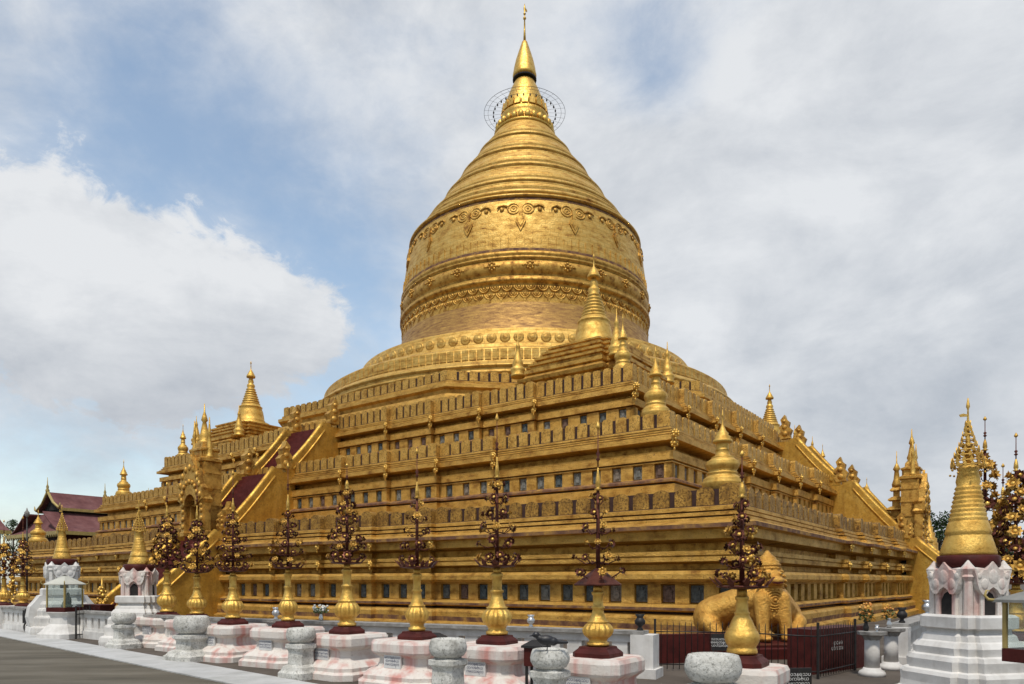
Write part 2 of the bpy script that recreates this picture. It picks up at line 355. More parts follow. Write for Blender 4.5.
def arch_pts(w_, z0, z1, arch):
    if not arch: return [(-w_ / 2, z0), (w_ / 2, z0), (w_ / 2, z1 - .10), (w_ / 2 - .02, z1 - .05), (w_ / 2 - .06, z1 - .01), (w_ / 2 - .12, z1), (-w_ / 2 + .12, z1), (-w_ / 2 + .06, z1 - .01), (-w_ / 2 + .02, z1 - .05), (-w_ / 2, z1 - .10)]
    r = [(-w_ / 2, z0), (w_ / 2, z0)]
    for k in range(7):
        a = pi * k / 6; r.append((w_ / 2 * cos(a), z1 - arch + arch * sin(a)))
    return r
def ros_mesh():
    bm = B(); rnd = random.Random(3)
    ball(bm, (0, -.03, 0), (.10, .10, .10))
    for k in range(7):
        a = 2 * pi * k / 7 + .3
        ball(bm, (.13 * cos(a), .02 + rnd.uniform(-.03, .02), .13 * sin(a)), (.075, .07, .075), n=7, m_=5)
    ball(bm, (0, .0, -.24), (.05, .05, .09), n=7, m_=5)
    return meshof(obj('rosette', bm, 'gold_bright'))
ROS = ros_mesh()
def terrace(name, h, prof, mids, wz, wo_back, wo_front, pz0, pz1, pz_w, wsp, ww, arch, out_fn=outline, faces_vis=True, ros_z=(), plinth=None, steps=STEPS):
    base = bm = B()
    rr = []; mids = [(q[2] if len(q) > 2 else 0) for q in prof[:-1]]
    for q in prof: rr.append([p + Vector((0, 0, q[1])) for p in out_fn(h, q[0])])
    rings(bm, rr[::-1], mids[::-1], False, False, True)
    # piers between the sunk plaques
    items = []
    if wz:
        for a, d, n, ln in segs(out_fn(h, wo_front), .8):
            cnt = max(1, round((ln - .25) / wsp)); sp = (ln - .1) / cnt; F_ = frame(a, d, n)
            x = 0.
            for k in range(cnt):
                cx = .05 + (k + .5) * sp
                box(bm, x, cx - ww / 2, .0, wo_front - wo_back + .05, wz[0] - .03, wz[1] + .05, 0, F_)
                items.append((F_ @ Vector((cx, wo_front - wo_back - .05, (wz[0] + wz[1]) / 2)), d, n))
                x = cx + ww / 2
            box(bm, x, ln, .0, wo_front - wo_back + .05, wz[0] - .03, wz[1] + .05, 0, F_)
    gapw = .15 if arch else .12
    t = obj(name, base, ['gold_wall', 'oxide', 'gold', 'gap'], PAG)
    for c, d, n in items:
        wc = PC + RZ @ c; wn = RZ.to_3x3() @ n
        if wn.dot(-wc) > 0: PLAQ.append(((wc - Vector((0, 0, EYE))).length, t, c, d, n, ww, wz[1] - wz[0]))
    # parapet of upright slabs before a low backing wall
    bm = B()
    inn = [p + Vector((0, 0, 0)) for p in out_fn(h, -.05)]; inn2 = out_fn(h, -.32)
    zb = pz1 - (pz1 - pz0) * .12
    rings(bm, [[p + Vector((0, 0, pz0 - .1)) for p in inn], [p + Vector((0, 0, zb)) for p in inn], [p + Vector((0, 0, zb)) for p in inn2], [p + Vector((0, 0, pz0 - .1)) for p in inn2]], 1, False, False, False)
    for a, d, n, ln in segs(out_fn(h, 0), .7):
        F_ = frame(a, d, n); cnt = max(2, round(ln / pz_w)); sp = ln / cnt
        for k in range(cnt):
            big = k == 0 or k == cnt - 1
            j = random.uniform(-.018, .012)
            Mx = F_ @ Matrix.Translation((sp * (k + .5) + random.uniform(-.008, .008), random.uniform(-.008, .004), pz0)) @ Matrix.Rotation(random.uniform(-.02, .02), 4, 'Y') @ Matrix.Translation((0, 0, -pz0))
            if big:       # stouter end slab that turns the corner
                Mx = F_ @ Matrix.Translation((sp * (k + .5) + (-1 if k == 0 else 1) * (gapw / 4 - .004), 0, 0))
                prism(bm, arch_pts(sp - gapw / 2 - .008, pz0 - .02, pz1 + (.07 if arch else .02), arch), .0, .3, Mx, 0)
            else: prism(bm, arch_pts(sp - gapw, pz0 - .02, pz1 + j, arch), .0, .056, Mx, 0)
    for a_, b_ in ((.012, -.3),):
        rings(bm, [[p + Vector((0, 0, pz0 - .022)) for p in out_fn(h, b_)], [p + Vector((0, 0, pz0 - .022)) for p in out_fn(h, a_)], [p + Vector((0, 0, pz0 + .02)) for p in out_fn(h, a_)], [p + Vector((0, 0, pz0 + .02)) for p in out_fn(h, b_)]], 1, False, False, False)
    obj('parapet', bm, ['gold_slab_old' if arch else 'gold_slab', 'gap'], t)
    if ros_z:
        for k in range(2):           # the two faces that are seen, the left and the right one
            for U in steps:
                for sg in (-1, 1):
                    for o, z in ros_z:
                        i = steps.index(U)
                        p = Vector((sg * (U + o - .05), -(h + o + SD * (i + 1)) - .02, z)); q = Quaternion((0, 0, 1), -pi / 2 * k)
                        inst('rosette', ROS, t, q @ p, q, .72)
        for o, z in ros_z:
            q = Quaternion((0, 0, 1), -pi / 4)
            inst('rosette', ROS, t, (-(h + o), -(h + o), z), q, .75)
    return t
P1 = [(-.35, 3.75), (.02, 3.75), (.12, 3.72), (.12, 3.62), (.03, 3.61, 3), (.03, 3.575), (.2, 3.565), (.2, 3.47), (.1, 3.46, 3), (.1, 3.42), (.3, 3.41), (.3, 3.33), (.62, 3.22, 1), (.62, 3.11), (.45, 3.07), (.45, 2.82), (-.2, 2.74, 2), (-.2, 2.53), (.38, 2.50), (.38, 2.38), (.32, 2.37), (.32, 2.34), (.38, 2.33), (.38, 2.21), (-.1, 2.15, 2), (-.1, 2.0), (.34, 1.95), (.42, 1.86), (.42, 1.72), (.34, 1.64), (.22, 1.63), (.22, 1.59),
      (-.02, 1.55), (-.02, 1.03), (.25, 1.0), (.38, .92, 1), (.38, .84), (.30, .80), (.12, .78, 3), (.12, .73), (.46, .68), (.52, .60), (.52, .44, 1), (.50, .28), (.56, .25), (.68, .2), (.68, -.05)]
T1 = terrace('lower_terrace', 24.55, P1, 0, (1.05, 1.55), -.02, .16, 3.75, 4.28, .66, .85, .43, .16, ros_z=((.5, 3.0), (.42, 2.3)))
P2 = [(-.35, 6.95), (.02, 6.95), (.08, 6.93), (.08, 6.86), (-.02, 6.85, 3), (-.02, 6.825), (.14, 6.815), (.14, 6.765), (.04, 6.755, 3), (.04, 6.73), (.22, 6.72), (.22, 6.67), (.12, 6.66, 3), (.12, 6.635), (.38, 6.61), (.38, 6.43), (.3, 6.41), (-.25, 6.36, 2), (-.25, 6.12, 2), (.2, 6.1), (.2, 5.8), (.1, 5.785, 3), (.1, 5.755), (.16, 5.75), (.16, 5.71), (-.03, 5.69), (-.03, 5.2), (.2, 5.18, 1), (.34, 5.1, 1), (.34, 5.03), (.18, 5.01, 3), (.18, 4.97), (.3, 4.95), (.28, 4.6), (.42, 4.5), (.42, 3.7)]
T2 = terrace('middle_terrace', 20.93, P2, 0, (5.22, 5.68), -.03, .12, 6.95, 7.5, .52, .85, .36, 0, ros_z=((.38, 6.62), (.3, 6.3)))
P3 = [(-.35, 9.65), (.02, 9.65), (.08, 9.63), (.08, 9.56), (-.02, 9.55, 3), (-.02, 9.525), (.16, 9.515), (.16, 9.46), (.06, 9.45, 3), (.06, 9.42), (.24, 9.41), (.24, 9.37), (.36, 9.33), (.36, 9.17), (-.2, 9.11, 2), (-.2, 8.92, 2), (.22, 8.9), (.22, 8.62), (.1, 8.605, 3), (.1, 8.575), (.16, 8.57), (.0, 8.53), (.0, 8.12), (.2, 8.1, 1), (.32, 8.02), (.32, 7.92), (.16, 7.90, 3), (.16, 7.86), (.24, 7.85), (.24, 7.3), (.38, 7.2), (.38, 6.9)]
T3 = terrace('upper_terrace', 18.08, P3, 0, (8.14, 8.52), .0, .14, 9.65, 10.33, .46, .80, .34, 0, ros_z=((.36, 9.3), (.26, 9.0)))
P4 = [(-.35, 11.95), (0, 11.95), (.1, 11.92), (.1, 11.8), (.32, 11.72), (.32, 11.55), (.14, 11.45), (.1, 11.25), (.3, 11.2), (.38, 11.0), (.38, 10.8), (.2, 10.7), (.2, 9.6)]
T4 = terrace('octagonal_terrace', 16.4, P4, 0, None, 0, 0, 11.95, 12.47, .55, .8, .3, 0, out_fn=octo)
# the glazed plaques: the hundred that show largest one by one, the rest as one part of each terrace
PLAQ.sort(key=lambda q: q[0] / (q[5] * max(.15, (RZ.to_3x3() @ q[4]).dot(-(PC + RZ @ q[2]).normalized()))))
pm = {}
def plaque_mesh(ww, hh, k):
    if (ww, hh, k) not in pm:
        bm = B(); box(bm, -ww / 2 + .012, ww / 2 - .012, -.02, .03, -hh / 2 + .01, hh / 2 - .01)
        box(bm, -ww * .2, ww * .2, -.05, -.021, -hh * .32, hh * .22); ball(bm, (0, -.035, hh * .3), (.05, .04, .05), n=6, m_=4)
        pm[(ww, hh, k)] = meshof(obj('plaque', bm, 'plaque%d' % k))
    return pm[(ww, hh, k)]
rest = {}
for i, (dist, t, c, d, n, ww, hh) in enumerate(PLAQ):
    k = random.choice((0, 0, 0, 1, 1, 2, 3, 3, 4)); Fm = frame(Vector((0, 0, 0)), d, n)
    if i < 100: inst('plaque', plaque_mesh(ww, hh, k), t, c, Fm.to_quaternion())
    else: rest.setdefault(t, []).append((Matrix.Translation(c) @ Fm, ww, hh, k))
for t, lst in rest.items():
    bm = B()
    for mtx, ww, hh, k in lst: box(bm, -ww / 2 + .012, ww / 2 - .012, -.02, .03, -hh / 2 + .01, hh / 2 - .01, k, mtx)
    o = obj('plaque_row', bm, ['plaque%d' % k for k in range(5)], t); o['kind'] = 'stuff'

# bell, rings and spire
bm = B()
prof = [(15.2, 11.8), (15.2, 12.9), (15.32, 12.95), (15.32, 13.05), (15.18, 13.1), (15.18, 13.3), (15.28, 13.34), (15.26, 13.44), (15.1, 13.5), (15.0, 13.66), (14.66, 13.7), (14.6, 13.8), (14.6, 14.5), (14.35, 14.66), (13.1, 14.75), (12.95, 14.85), (12.95, 15.3), (12.6, 15.45), (12.2, 15.5), (12.2, 16.25), (12.05, 16.33), (12.05, 16.5), (10.5, 16.6)]
lathe(bm, prof, 128, mi=0, cap0=False)
for i in range(96):                                   # round lotus bosses on the lowest rings
    a = 2 * pi * i / 96; mtx = Matrix.Rotation(a, 4, 'Z') @ Matrix.Translation((12.2, 0, 15.9))
    ball(bm, (0, 0, 0), (.035, .33, .30), n=10, m_=6, mtx=mtx); ball(bm, (.02, 0, 0), (.035, .17, .15), n=8, m_=5, mtx=mtx)
for i in range(210):
    a = 2 * pi * i / 210; mtx = Matrix.Rotation(a, 4, 'Z')
    box(bm, 14.58, 14.625, -.185, .185, 13.9, 14.45, 0, mtx)
obj('ring_base', bm, 'gold_dome', PAG)
bm = B()
lathe(bm, [(10.4, 16.5), (9.8, 17.0), (9.5, 17.6), (9.33, 18.2), (9.2, 18.9), (9.14, 19.15)], 128, mi=0, cap0=False, cap1=False)
obj('dusty_band', bm, 'gold_worn', PAG)
bm = B()
lathe(bm, [(9.14, 19.1), (9.06, 20.3), (9.14, 20.4), (9.28, 20.45), (9.28, 20.62), (9.2, 20.66), (9.24, 20.72), (9.1, 20.78), (8.98, 20.88), (9.1, 21.0), (9.2, 21.2), (9.24, 21.42), (9.2, 21.62), (9.1, 21.78), (9.0, 21.84), (9.18, 21.9), (9.2, 22.0), (9.12, 22.06), (9.2, 22.12), (9.2, 22.28), (9.14, 22.34), (9.02, 22.44)], 128, mi=0, cap0=False, cap1=False)
for i in range(76):                                   # scalloped lotus frieze
    a = 2 * pi * i / 76
    for row, (zc, off) in enumerate(((20.06, 0), (19.62, pi / 76))):
        m2 = Matrix.Rotation(a + off, 4, 'Z') @ Matrix.Translation((9.09 - row * .01, 0, zc))
        for k_, (tr, th) in enumerate(((.31, .065), (.19, .05))):
            tube(bm, [m2 @ Vector((.02, tr * cos(pi + pi * q / 8), .12 + tr * sin(pi + pi * q / 8))) for q in range(9)], th, 5)
        ball(bm, (.02, 0, .04), (.09, .10, .10), n=6, m_=5, mtx=m2)
        if row: prism(bm, [(-.13, -.2), (0, -.48), (.13, -.2)], -.07, .05, m2 @ Matrix.Rotation(pi / 2, 4, 'Z'))
for i in range(24):                                   # rosettes on the belt
    a = 2 * pi * (i + .5) / 24; m2 = Matrix.Rotation(a, 4, 'Z') @ Matrix.Translation((9.24, 0, 21.42))
    ball(bm, (.0, 0, 0), (.12, .12, .12), n=8, m_=6, mtx=m2)
    for k in range(8): ball(bm, (-.02, .22 * cos(k * pi / 4), .22 * sin(k * pi / 4)), (.08, .09, .09), n=6, m_=4, mtx=m2)
    for sgn in (-1, 1): ball(bm, (-.02, sgn * .42, 0), (.06, .14, .06), n=6, m_=4, mtx=m2)
obj('lotus_frieze', bm, 'gold', PAG)
bm = B()
lathe(bm, [(9.05, 22.42), (9.03, 22.7), (8.99, 23.2), (8.92, 23.8), (8.84, 24.34), (8.76, 24.9), (8.66, 25.4), (8.52, 25.9), (8.40, 26.1)], 128, mi=0, cap0=False, cap1=False)
for i in range(112):                                  # upright leaf tips along the bell's foot
    a = 2 * pi * i / 112; m2 = Matrix.Rotation(a, 4, 'Z')
    box(bm, 8.95, 9.06, -.012, .012, 22.5, 23.25, 0, m2)
obj('bell', bm, 'gold_dome', PAG)
bm = B(); lathe(bm, [(8.55, 25.86), (8.50, 25.99), (8.44, 26.06)], 128, cap0=False, cap1=False); lathe(bm, [(9.08, 22.40), (9.065, 22.56)], 128, cap0=False, cap1=False); obj('tarnished_edge', bm, 'oxide', PAG)
bm = B()
def shoulder_ornament():                              # scrolls and a heart leaf hanging from the shoulder
    bm = B(); m2 = Matrix.Translation((8.66, 0, 25.2)) @ Matrix.Rotation(-.2, 4, 'Y')
    for sgn in (-1, 1):
        for tr, rr_ in ((.38, .055), (.20, .05)):
            tube(bm, [m2 @ Vector((0.02, sgn * .45 + tr * cos(k * pi / 6), tr * sin(k * pi / 6))) for k in range(13)], rr_, 5)
        ball(bm, (0, sgn * .45, 0), (.08, .1, .1), n=6, m_=4, mtx=m2)
        tube(bm, [m2 @ Vector(p) for p in ((0.0, sgn * .8, .12), (0, sgn * 1.1, .28), (.0, sgn * 1.4, .18), (0, sgn * 1.5, .02))], [.09, .08, .06, .03], 5)
        ball(bm, (0, sgn * 1.2, -.02), (.07, .16, .14), n=6, m_=4, mtx=m2)
    m3 = Matrix.Translation((8.88, 0, 24.3)) @ Matrix.Rotation(-.12, 4, 'Y')
    pts = [(0, -.62), (.2, -.25), (.33, .05), (.28, .3), (.1, .36), (0, .55), (-.1, .36), (-.28, .3), (-.33, .05), (-.2, -.25)]
    prism(bm, pts, -.05, .08, m3 @ Matrix.Rotation(pi / 2, 4, 'Z'))
    prism(bm, [(x * .6, z * .6) for x, z in pts], -.09, .05, m3 @ Matrix.Rotation(pi / 2, 4, 'Z'))
    prism(bm, [(-.12, .4), (.12, .4), (.12, 1.0), (-.12, 1.0)], -.06, .15, m3 @ Matrix.Rotation(pi / 2, 4, 'Z'))
    return meshof(obj('shoulder_scroll', bm, 'gold'))
bm.free(); SHO = shoulder_ornament()
for i in range(16): inst('shoulder_scroll', SHO, PAG, (0, 0, 0), Quaternion((0, 0, 1), 2 * pi * (i + .5) / 16))
bm = B()
line = [(8.40, 26.1), (7.68, 27.3), (6.84, 28.4), (5.69, 30.1), (4.54, 31.8), (2.93, 34.05), (2.15, 35.2)]
def rline(z):
    for (r0, z0), (r1, z1) in zip(line, line[1:]):
        if z <= z1: return r0 + (r1 - r0) * (z - z0) / (z1 - z0)
    return 2.15
prof = [(8.38, 26.05), (8.62, 26.10), (8.62, 26.22), (8.3, 26.3)]
z = 26.4
big = [26.75, 28.0, 29.75, 31.6, 33.45]
while z < 35.0:
    r = rline(z)
    k = min(abs(z - b) for b in big)
    r += .15 * max(0, 1 - (k / .2) ** 2) - .07 * (.2 < k < .3)
    for b in big:
        for off, am in ((.46, .10), (-.42, .08), (.78, .05)):
            r += am * .8 * max(0, 1 - ((z - b - off) / .09) ** 2)
    prof.append((r - .04, z)); z += .045
prof.append((2.15, 35.1))
lathe(bm, prof, 128, mi=0, cap0=False)
obj('ringed_cone', bm, 'gold_dome', PAG)
bm = B()
lathe(bm, [(2.2, 35.05), (2.3, 35.2), (2.12, 35.35), (1.95, 35.45), (1.95, 35.75), (1.86, 35.9), (1.72, 36.0), (1.80, 36.25), (1.78, 36.5), (1.55, 36.7), (1.62, 36.85), (1.66, 37.05), (1.5, 37.4), (1.40, 37.7), (1.25, 38.1), (1.05, 38.6), (.86, 39.0), (.72, 39.25), (.40, 39.45), (.30, 39.7)], 48)
for i in range(26):
    a = 2 * pi * i / 26; ball(bm, (2.0 * cos(a), 2.0 * sin(a), 35.6), (.24, .24, .3), n=8, m_=6)
for i in range(20):
    a = 2 * pi * i / 20; m2 = Matrix.Rotation(a, 4, 'Z') @ Matrix.Translation((1.62, 0, 36.95)) @ Matrix.Rotation(-.16, 4, 'Y')
    prism(bm, [(-.22, -.35), (.22, -.35), (.2, .1), (0, .42), (-.2, .1)], -.12, .05, m2 @ Matrix.Rotation(pi / 2, 4, 'Z'))
obj('lotus_bud', bm, 'gold_bright', PAG)
bm = B()
lathe(bm, [(.30, 39.5), (.88, 39.5), (.90, 39.75), (.86, 39.95), (.80, 40.3), (.66, 40.9), (.5, 41.4), (.32, 41.95), (.2, 42.3), (.12, 42.35)], 32, mi=0)
for i in range(28):
    a = 2 * pi * i / 28
    ball(bm, (.86 * cos(a), .86 * sin(a), 39.42), (.05, .05, .1), 1, n=6, m_=4)
lathe(bm, [(.84, 39.38), (.86, 39.43), (.84, 39.495), (.3, 39.495)], 32, mi=1)
umb = obj('umbrella_finial', bm, ['gold_bright', 'black'], PAG)
bm = B()
lathe(bm, [(.11, 42.3), (.07, 43.2), (.05, 44.0), (.12, 44.05), (.12, 44.12), (.05, 44.16), (.04, 44.35), (.1, 44.4), (.1, 44.46), (.03, 44.5), (.08, 44.75), (.08, 44.85), (.015, 45.2)], 10)
prism(bm, [(.05, 44.7), (.3, 44.75), (.34, 44.85), (.2, 44.95), (.05, 44.9)], -.015, .015)
obj('vane', bm, 'gold_bright', umb)
bm = B()
for rr_, th in ((3.05, .014), (2.75, .010), (2.35, .012)):
    tube(bm, [(rr_ * cos(2 * pi * k / 64), rr_ * sin(2 * pi * k / 64), 36.85) for k in range(65)], th, 5)
for k in range(32):
    a = 2 * pi * k / 32; tube(bm, [(1.35 * cos(a), 1.35 * sin(a), 36.95), (3.05 * cos(a), 3.05 * sin(a), 36.85)], .008, 4)
    if k % 1 == 0:
        for rr_ in (2.35,): ball(bm, (rr_ * cos(a), rr_ * sin(a), 36.75), (.06, .06, .11), n=6, m_=4)
obj('lamp_hoop', bm, 'black', PAG)

# stairways (the left and the right face), red flights between rounded gilded cheek walls
def scroll(bm, mtx, sc=1., mi=0):
    pts = [(0, 0), (.5, 0), (.62, .2), (.5, .42), (.62, .62), (.45, .8), (.52, 1.05), (.3, 1.3), (.22, 1.05), (.05, .9), (.1, .65), (-.08, .45), (.02, .2)]
    prism(bm, [(x * sc, z * sc) for x, z in pts], -.17 * sc, .17 * sc, mtx, mi)
    for x, z, r in ((.28, .25, .22), (.3, .62, .2), (.32, .95, .14)): ball(bm, (x * sc, 0, z * sc), (r * sc, .26 * sc, r * sc), mi, 8, 6, mtx)
def flight(face_k, y0, z0, y1, z1, wd=1.42, cw=.27, land=0.):
    """y0,z0 foot (far out) -> y1,z1 head; local frame of the face (outwards -y)."""
    q = Matrix.Rotation(-pi / 2 * face_k, 4, 'Z')
    st = thing_part('staircase')
    n = max(6, round((z1 - z0) / .2)); bm = B()
    for i in range(n):
        ya = y0 + (y1 - y0) * i / n; zt = z0 + (z1 - z0) * (i + 1) / n
        box(bm, -wd, wd, ya, y1, (z0 + (z1 - z0) * i / n if i else z0 - .05), zt, 0, q)
    s = obj('flight', bm, 'maroon_step', st)
    if land:
        bm = B(); box(bm, -wd - cw, wd + cw, y1 + .003, y1 + land, z0, z1 - .003, 0, q); obj('landing', bm, 'gold_new', st)
    for sg in (-1, 1):
        bm = B(); x0, x1 = sg * (wd + .003), sg * (wd + cw); x0, x1 = min(x0, x1), max(x0, x1)
        mtx = q @ Matrix(((0, 1, 0, 0), (1, 0, 0, 0), (0, 0, 1, 0), (0, 0, 0, 1)))
        hr = .14
        ol = [(y0 - .45, z0 - .05), (y1, z0 - .05), (y1, z1 + hr), (y1 - .4, z1 + hr)]
        m_ = 8
        for k in range(1, m_ + 1):
            t = k / m_; yy = y1 - .4 + (y0 - .3 - (y1 - .4)) * t; zz = z1 + hr + (z0 + .32 - (z1 + hr)) * t - .10 * sin(pi * t)
            ol.append((yy, zz))
        ol.append((y0 - .45, z0 + .25))
        prism(bm, ol, x0, x1, mtx)
        rail = [(x0 + x1) / 2]
        tube(bm, [q @ Vector((rail[0], y, z_)) for y, z_ in ol[3:-1]], [cw * .5] * (len(ol) - 4), 8)
        for off, rd in ((.40, .06),):
            ptsm = [(y, z_ - off) for y, z_ in ol[3:-1] if z_ - off > z0 + .05]
            if len(ptsm) > 2:
                for xs in (x0, x1): tube(bm, [q @ Vector((xs, y, z_)) for y, z_ in ptsm], rd, 6)
        bal = obj('balustrade', bm, 'gold_new', st)
        bm = B(); scroll(bm, q @ Matrix.Translation(((x0 + x1) / 2, y1 - .1, z1 + hr + .02)) @ Matrix.Rotation(pi / 2, 4, 'Z'), 1.05); obj('flame_finial', bm, 'gold', bal)
        bm = B(); scroll(bm, q @ Matrix.Translation(((x0 + x1) / 2, y0 - .25, z0 + .25)) @ Matrix.Rotation(-pi / 2, 4, 'Z'), .6); obj('flame_finial', bm, 'gold', bal)
def thing_part(name):
    o = bpy.data.objects.new(name, None); return link(o, PAG)
DP = SD * 4
for k in (0, 1):
    flight(k, -(24.55 + DP + 4.2), 0, -(24.55 + DP + .1), 3.76)
    flight(k, -(20.93 + DP + 3.45), 3.76, -(20.93 + DP + .75), 6.96, land=.74)
    flight(k, -(18.08 + DP + 2.95), 6.96, -(18.08 + DP + .65), 9.66, land=.64)

# ------------------------------------------------------------------ small stupas on the terraces
def bell_prof(r, h):
    """a bulbous Burmese corner stupa: radius r, height h."""
    p = [(.88, 0), (.95, .02), (.9, .04), (1.0, .06), (1.2, .13), (1.27, .185), (1.27, .20), (1.18, .23), (1.2, .245), (1.0, .275), (.84, .30), (.92, .315), (.92, .33), (.82, .34), (.9, .37), (1.0, .41), (1.03, .44), (.96, .465), (.97, .475), (.78, .50), (.66, .52), (.7, .53), (.5, .55), (.44, .56), (.40, .62), (.43, .625), (.40, .63), (.37, .72), (.44, .73)]
    return [(a * r * .82, b * h) for a, b in p]
def spire_parts(t, r, z0, h, m='gold_mid'):
    bm = B()
    lathe(bm, [(r, z0), (r * 1.55, z0 + h * .03), (r * 1.5, z0 + h * .10), (r * 1.2, z0 + h * .13), (r * 1.25, z0 + h * .2), (r * .9, z0 + h * .24), (r * .95, z0 + h * .3), (r * .6, z0 + h * .36), (r * .3, z0 + h * .5), (r * .14, z0 + h * .62), (r * .1, z0 + h * .8), (r * .26, z0 + h * .84), (r * .1, z0 + h * .88), (r * .05, z0 + h)], 14)
    obj('finial', bm, m, t)
def corner_stupa(loc, r, h, label, group='bulbous stupas at the terrace corners'):
    t = thing('corner_stupa', label, 'small stupa', loc, ANG, group)
    bm = B(); lathe(bm, [(r * .85, -.12), (r * .85, .1), (r * .72, .12), (r * .8, .15)], 20)
    obj('base', bm, 'maroon', t)
    bm = B(); lathe(bm, [(a, .15 + b) for a, b in bell_prof(r, h * .86)], 28)
    obj('bell', bm, 'gold_mid', t)
    spire_parts(t, r * .32, .14 + h * .615, h * .38)
    return t
wherefrom = {(-1, -1): 'at the corner nearest the viewer', (-1, 1): 'at the far left corner', (1, -1): 'at the far right corner'}
for tn, hh, zz, kk, rr_, ht in (('lowest', 24.55, 4.15, 23.8, .56, 2.25), ('middle', 20.93, 7.38, 19.95, .5, 2.6), ('top square', 18.08, 10.2, 17.2, .42, 2.4)):
    for (sx, sy), wd in wherefrom.items():
        z0 = {24.55: 3.75, 20.93: 6.95, 18.08: 9.65}[hh]
        corner_stupa(loc2w(sx * kk, sy * kk, z0 + .12), rr_, ht + (zz - z0) - .1, 'small gilded bulbous stupa on the %s terrace %s' % (tn, wd))
def satellite(sx, sy, wd):
    c = loc2w(sx * 13.97, sy * 13.97, 9.64)
    t = thing('satellite_stupa', 'ringed bell stupa on a square platform %s of the upper terrace' % wd, 'stupa', c, ANG, 'large stupas at the corners of the upper terrace')
    bm = B(); poly(bm, RD, [(3.2, 0), (3.2, .35), (3.05, .4), (3.05, .6), (3.2, .66), (3.2, .8), (2.9, .95), (2.9, 1.1), (3.1, 1.15), (3.15, 1.3), (2.9, 1.4), (2.75, 1.55), (2.85, 1.6), (2.85, 1.75), (2.6, 1.85), (2.6, 1.95), (2.7, 1.98), (2.7, 2.08), (2.35, 2.15), (2.35, 2.25), (2.45, 2.28), (2.45, 2.38), (2.1, 2.45), (2.1, 2.55), (2.18, 2.58), (2.18, 2.68), (1.85, 2.75), (1.85, 2.85), (1.92, 2.88), (1.92, 2.96), (1.6, 3.02)])
    obj('platform', bm, 'gold', t)
    bm = B()
    lathe(bm, [(1.45, 3.0), (1.5, 3.08), (1.42, 3.14), (1.25, 3.17), (1.28, 3.23), (1.1, 3.27), (1.02, 3.3), (.95, 3.34), (.98, 3.42), (.92, 3.48), (.88, 3.8), (.82, 4.1), (.74, 4.32), (.78, 4.36), (.78, 4.42), (.68, 4.45), (.64, 4.58)], 36)
    obj('bell', bm, 'gold_mid', t)
    bm = B(); pr = []; z = 4.55
    while z < 5.75:
        r = .60 - (z - 4.55) * .30; pr.append((r + (.06 if int((z - 4.55) / .085) % 2 else 0), z)); z += .0425
    pr += [(.22, 5.76), (.28, 5.9), (.25, 6.02), (.16, 6.12), (.2, 6.2), (.15, 6.4), (.08, 6.55)]
    lathe(bm, pr, 28); obj('ringed_spire', bm, 'gold_mid', t)
    bm = B(); lathe(bm, [(.08, 6.5), (.30, 6.52), (.31, 6.62), (.2, 6.82), (.07, 7.05), (.035, 7.1), (.025, 7.5), (.06, 7.54), (.01, 7.7)], 16); obj('umbrella', bm, 'gold_mid', t)
    for px, py in ((-2.6, -2.6), (2.6, -2.6), (-2.6, 2.6), (2.6, 2.6)):
        p = c + RZ @ Vector((px, py, 1.62))
        where = {(-1, -1): 'near', (1, 1): 'far', (-1, 1): 'left', (1, -1): 'right'}[(int(px / 2.6), int(py / 2.6))]
        u = thing('pinnacle', 'little pinnacle on the %s platform corner of the bell stupa %s' % (where, wd), 'pinnacle', p, ANG, 'pinnacles round the corner stupas')
        bm = B(); lathe(bm, [(.34, 0), (.34, .12), (.28, .15), (.36, .3), (.33, .42), (.24, .5), (.27, .6), (.2, .8), (.14, 1.1), (.08, 1.35), (.11, 1.4), (.09, 1.5), (.03, 1.7), (.015, 2.05)], 14); obj('shaft', bm, 'gold_mid', u)
satellite(-1, -1, 'at the near corner'); satellite(-1, 1, 'at the far left corner'); satellite(1, -1, 'at the far right corner')

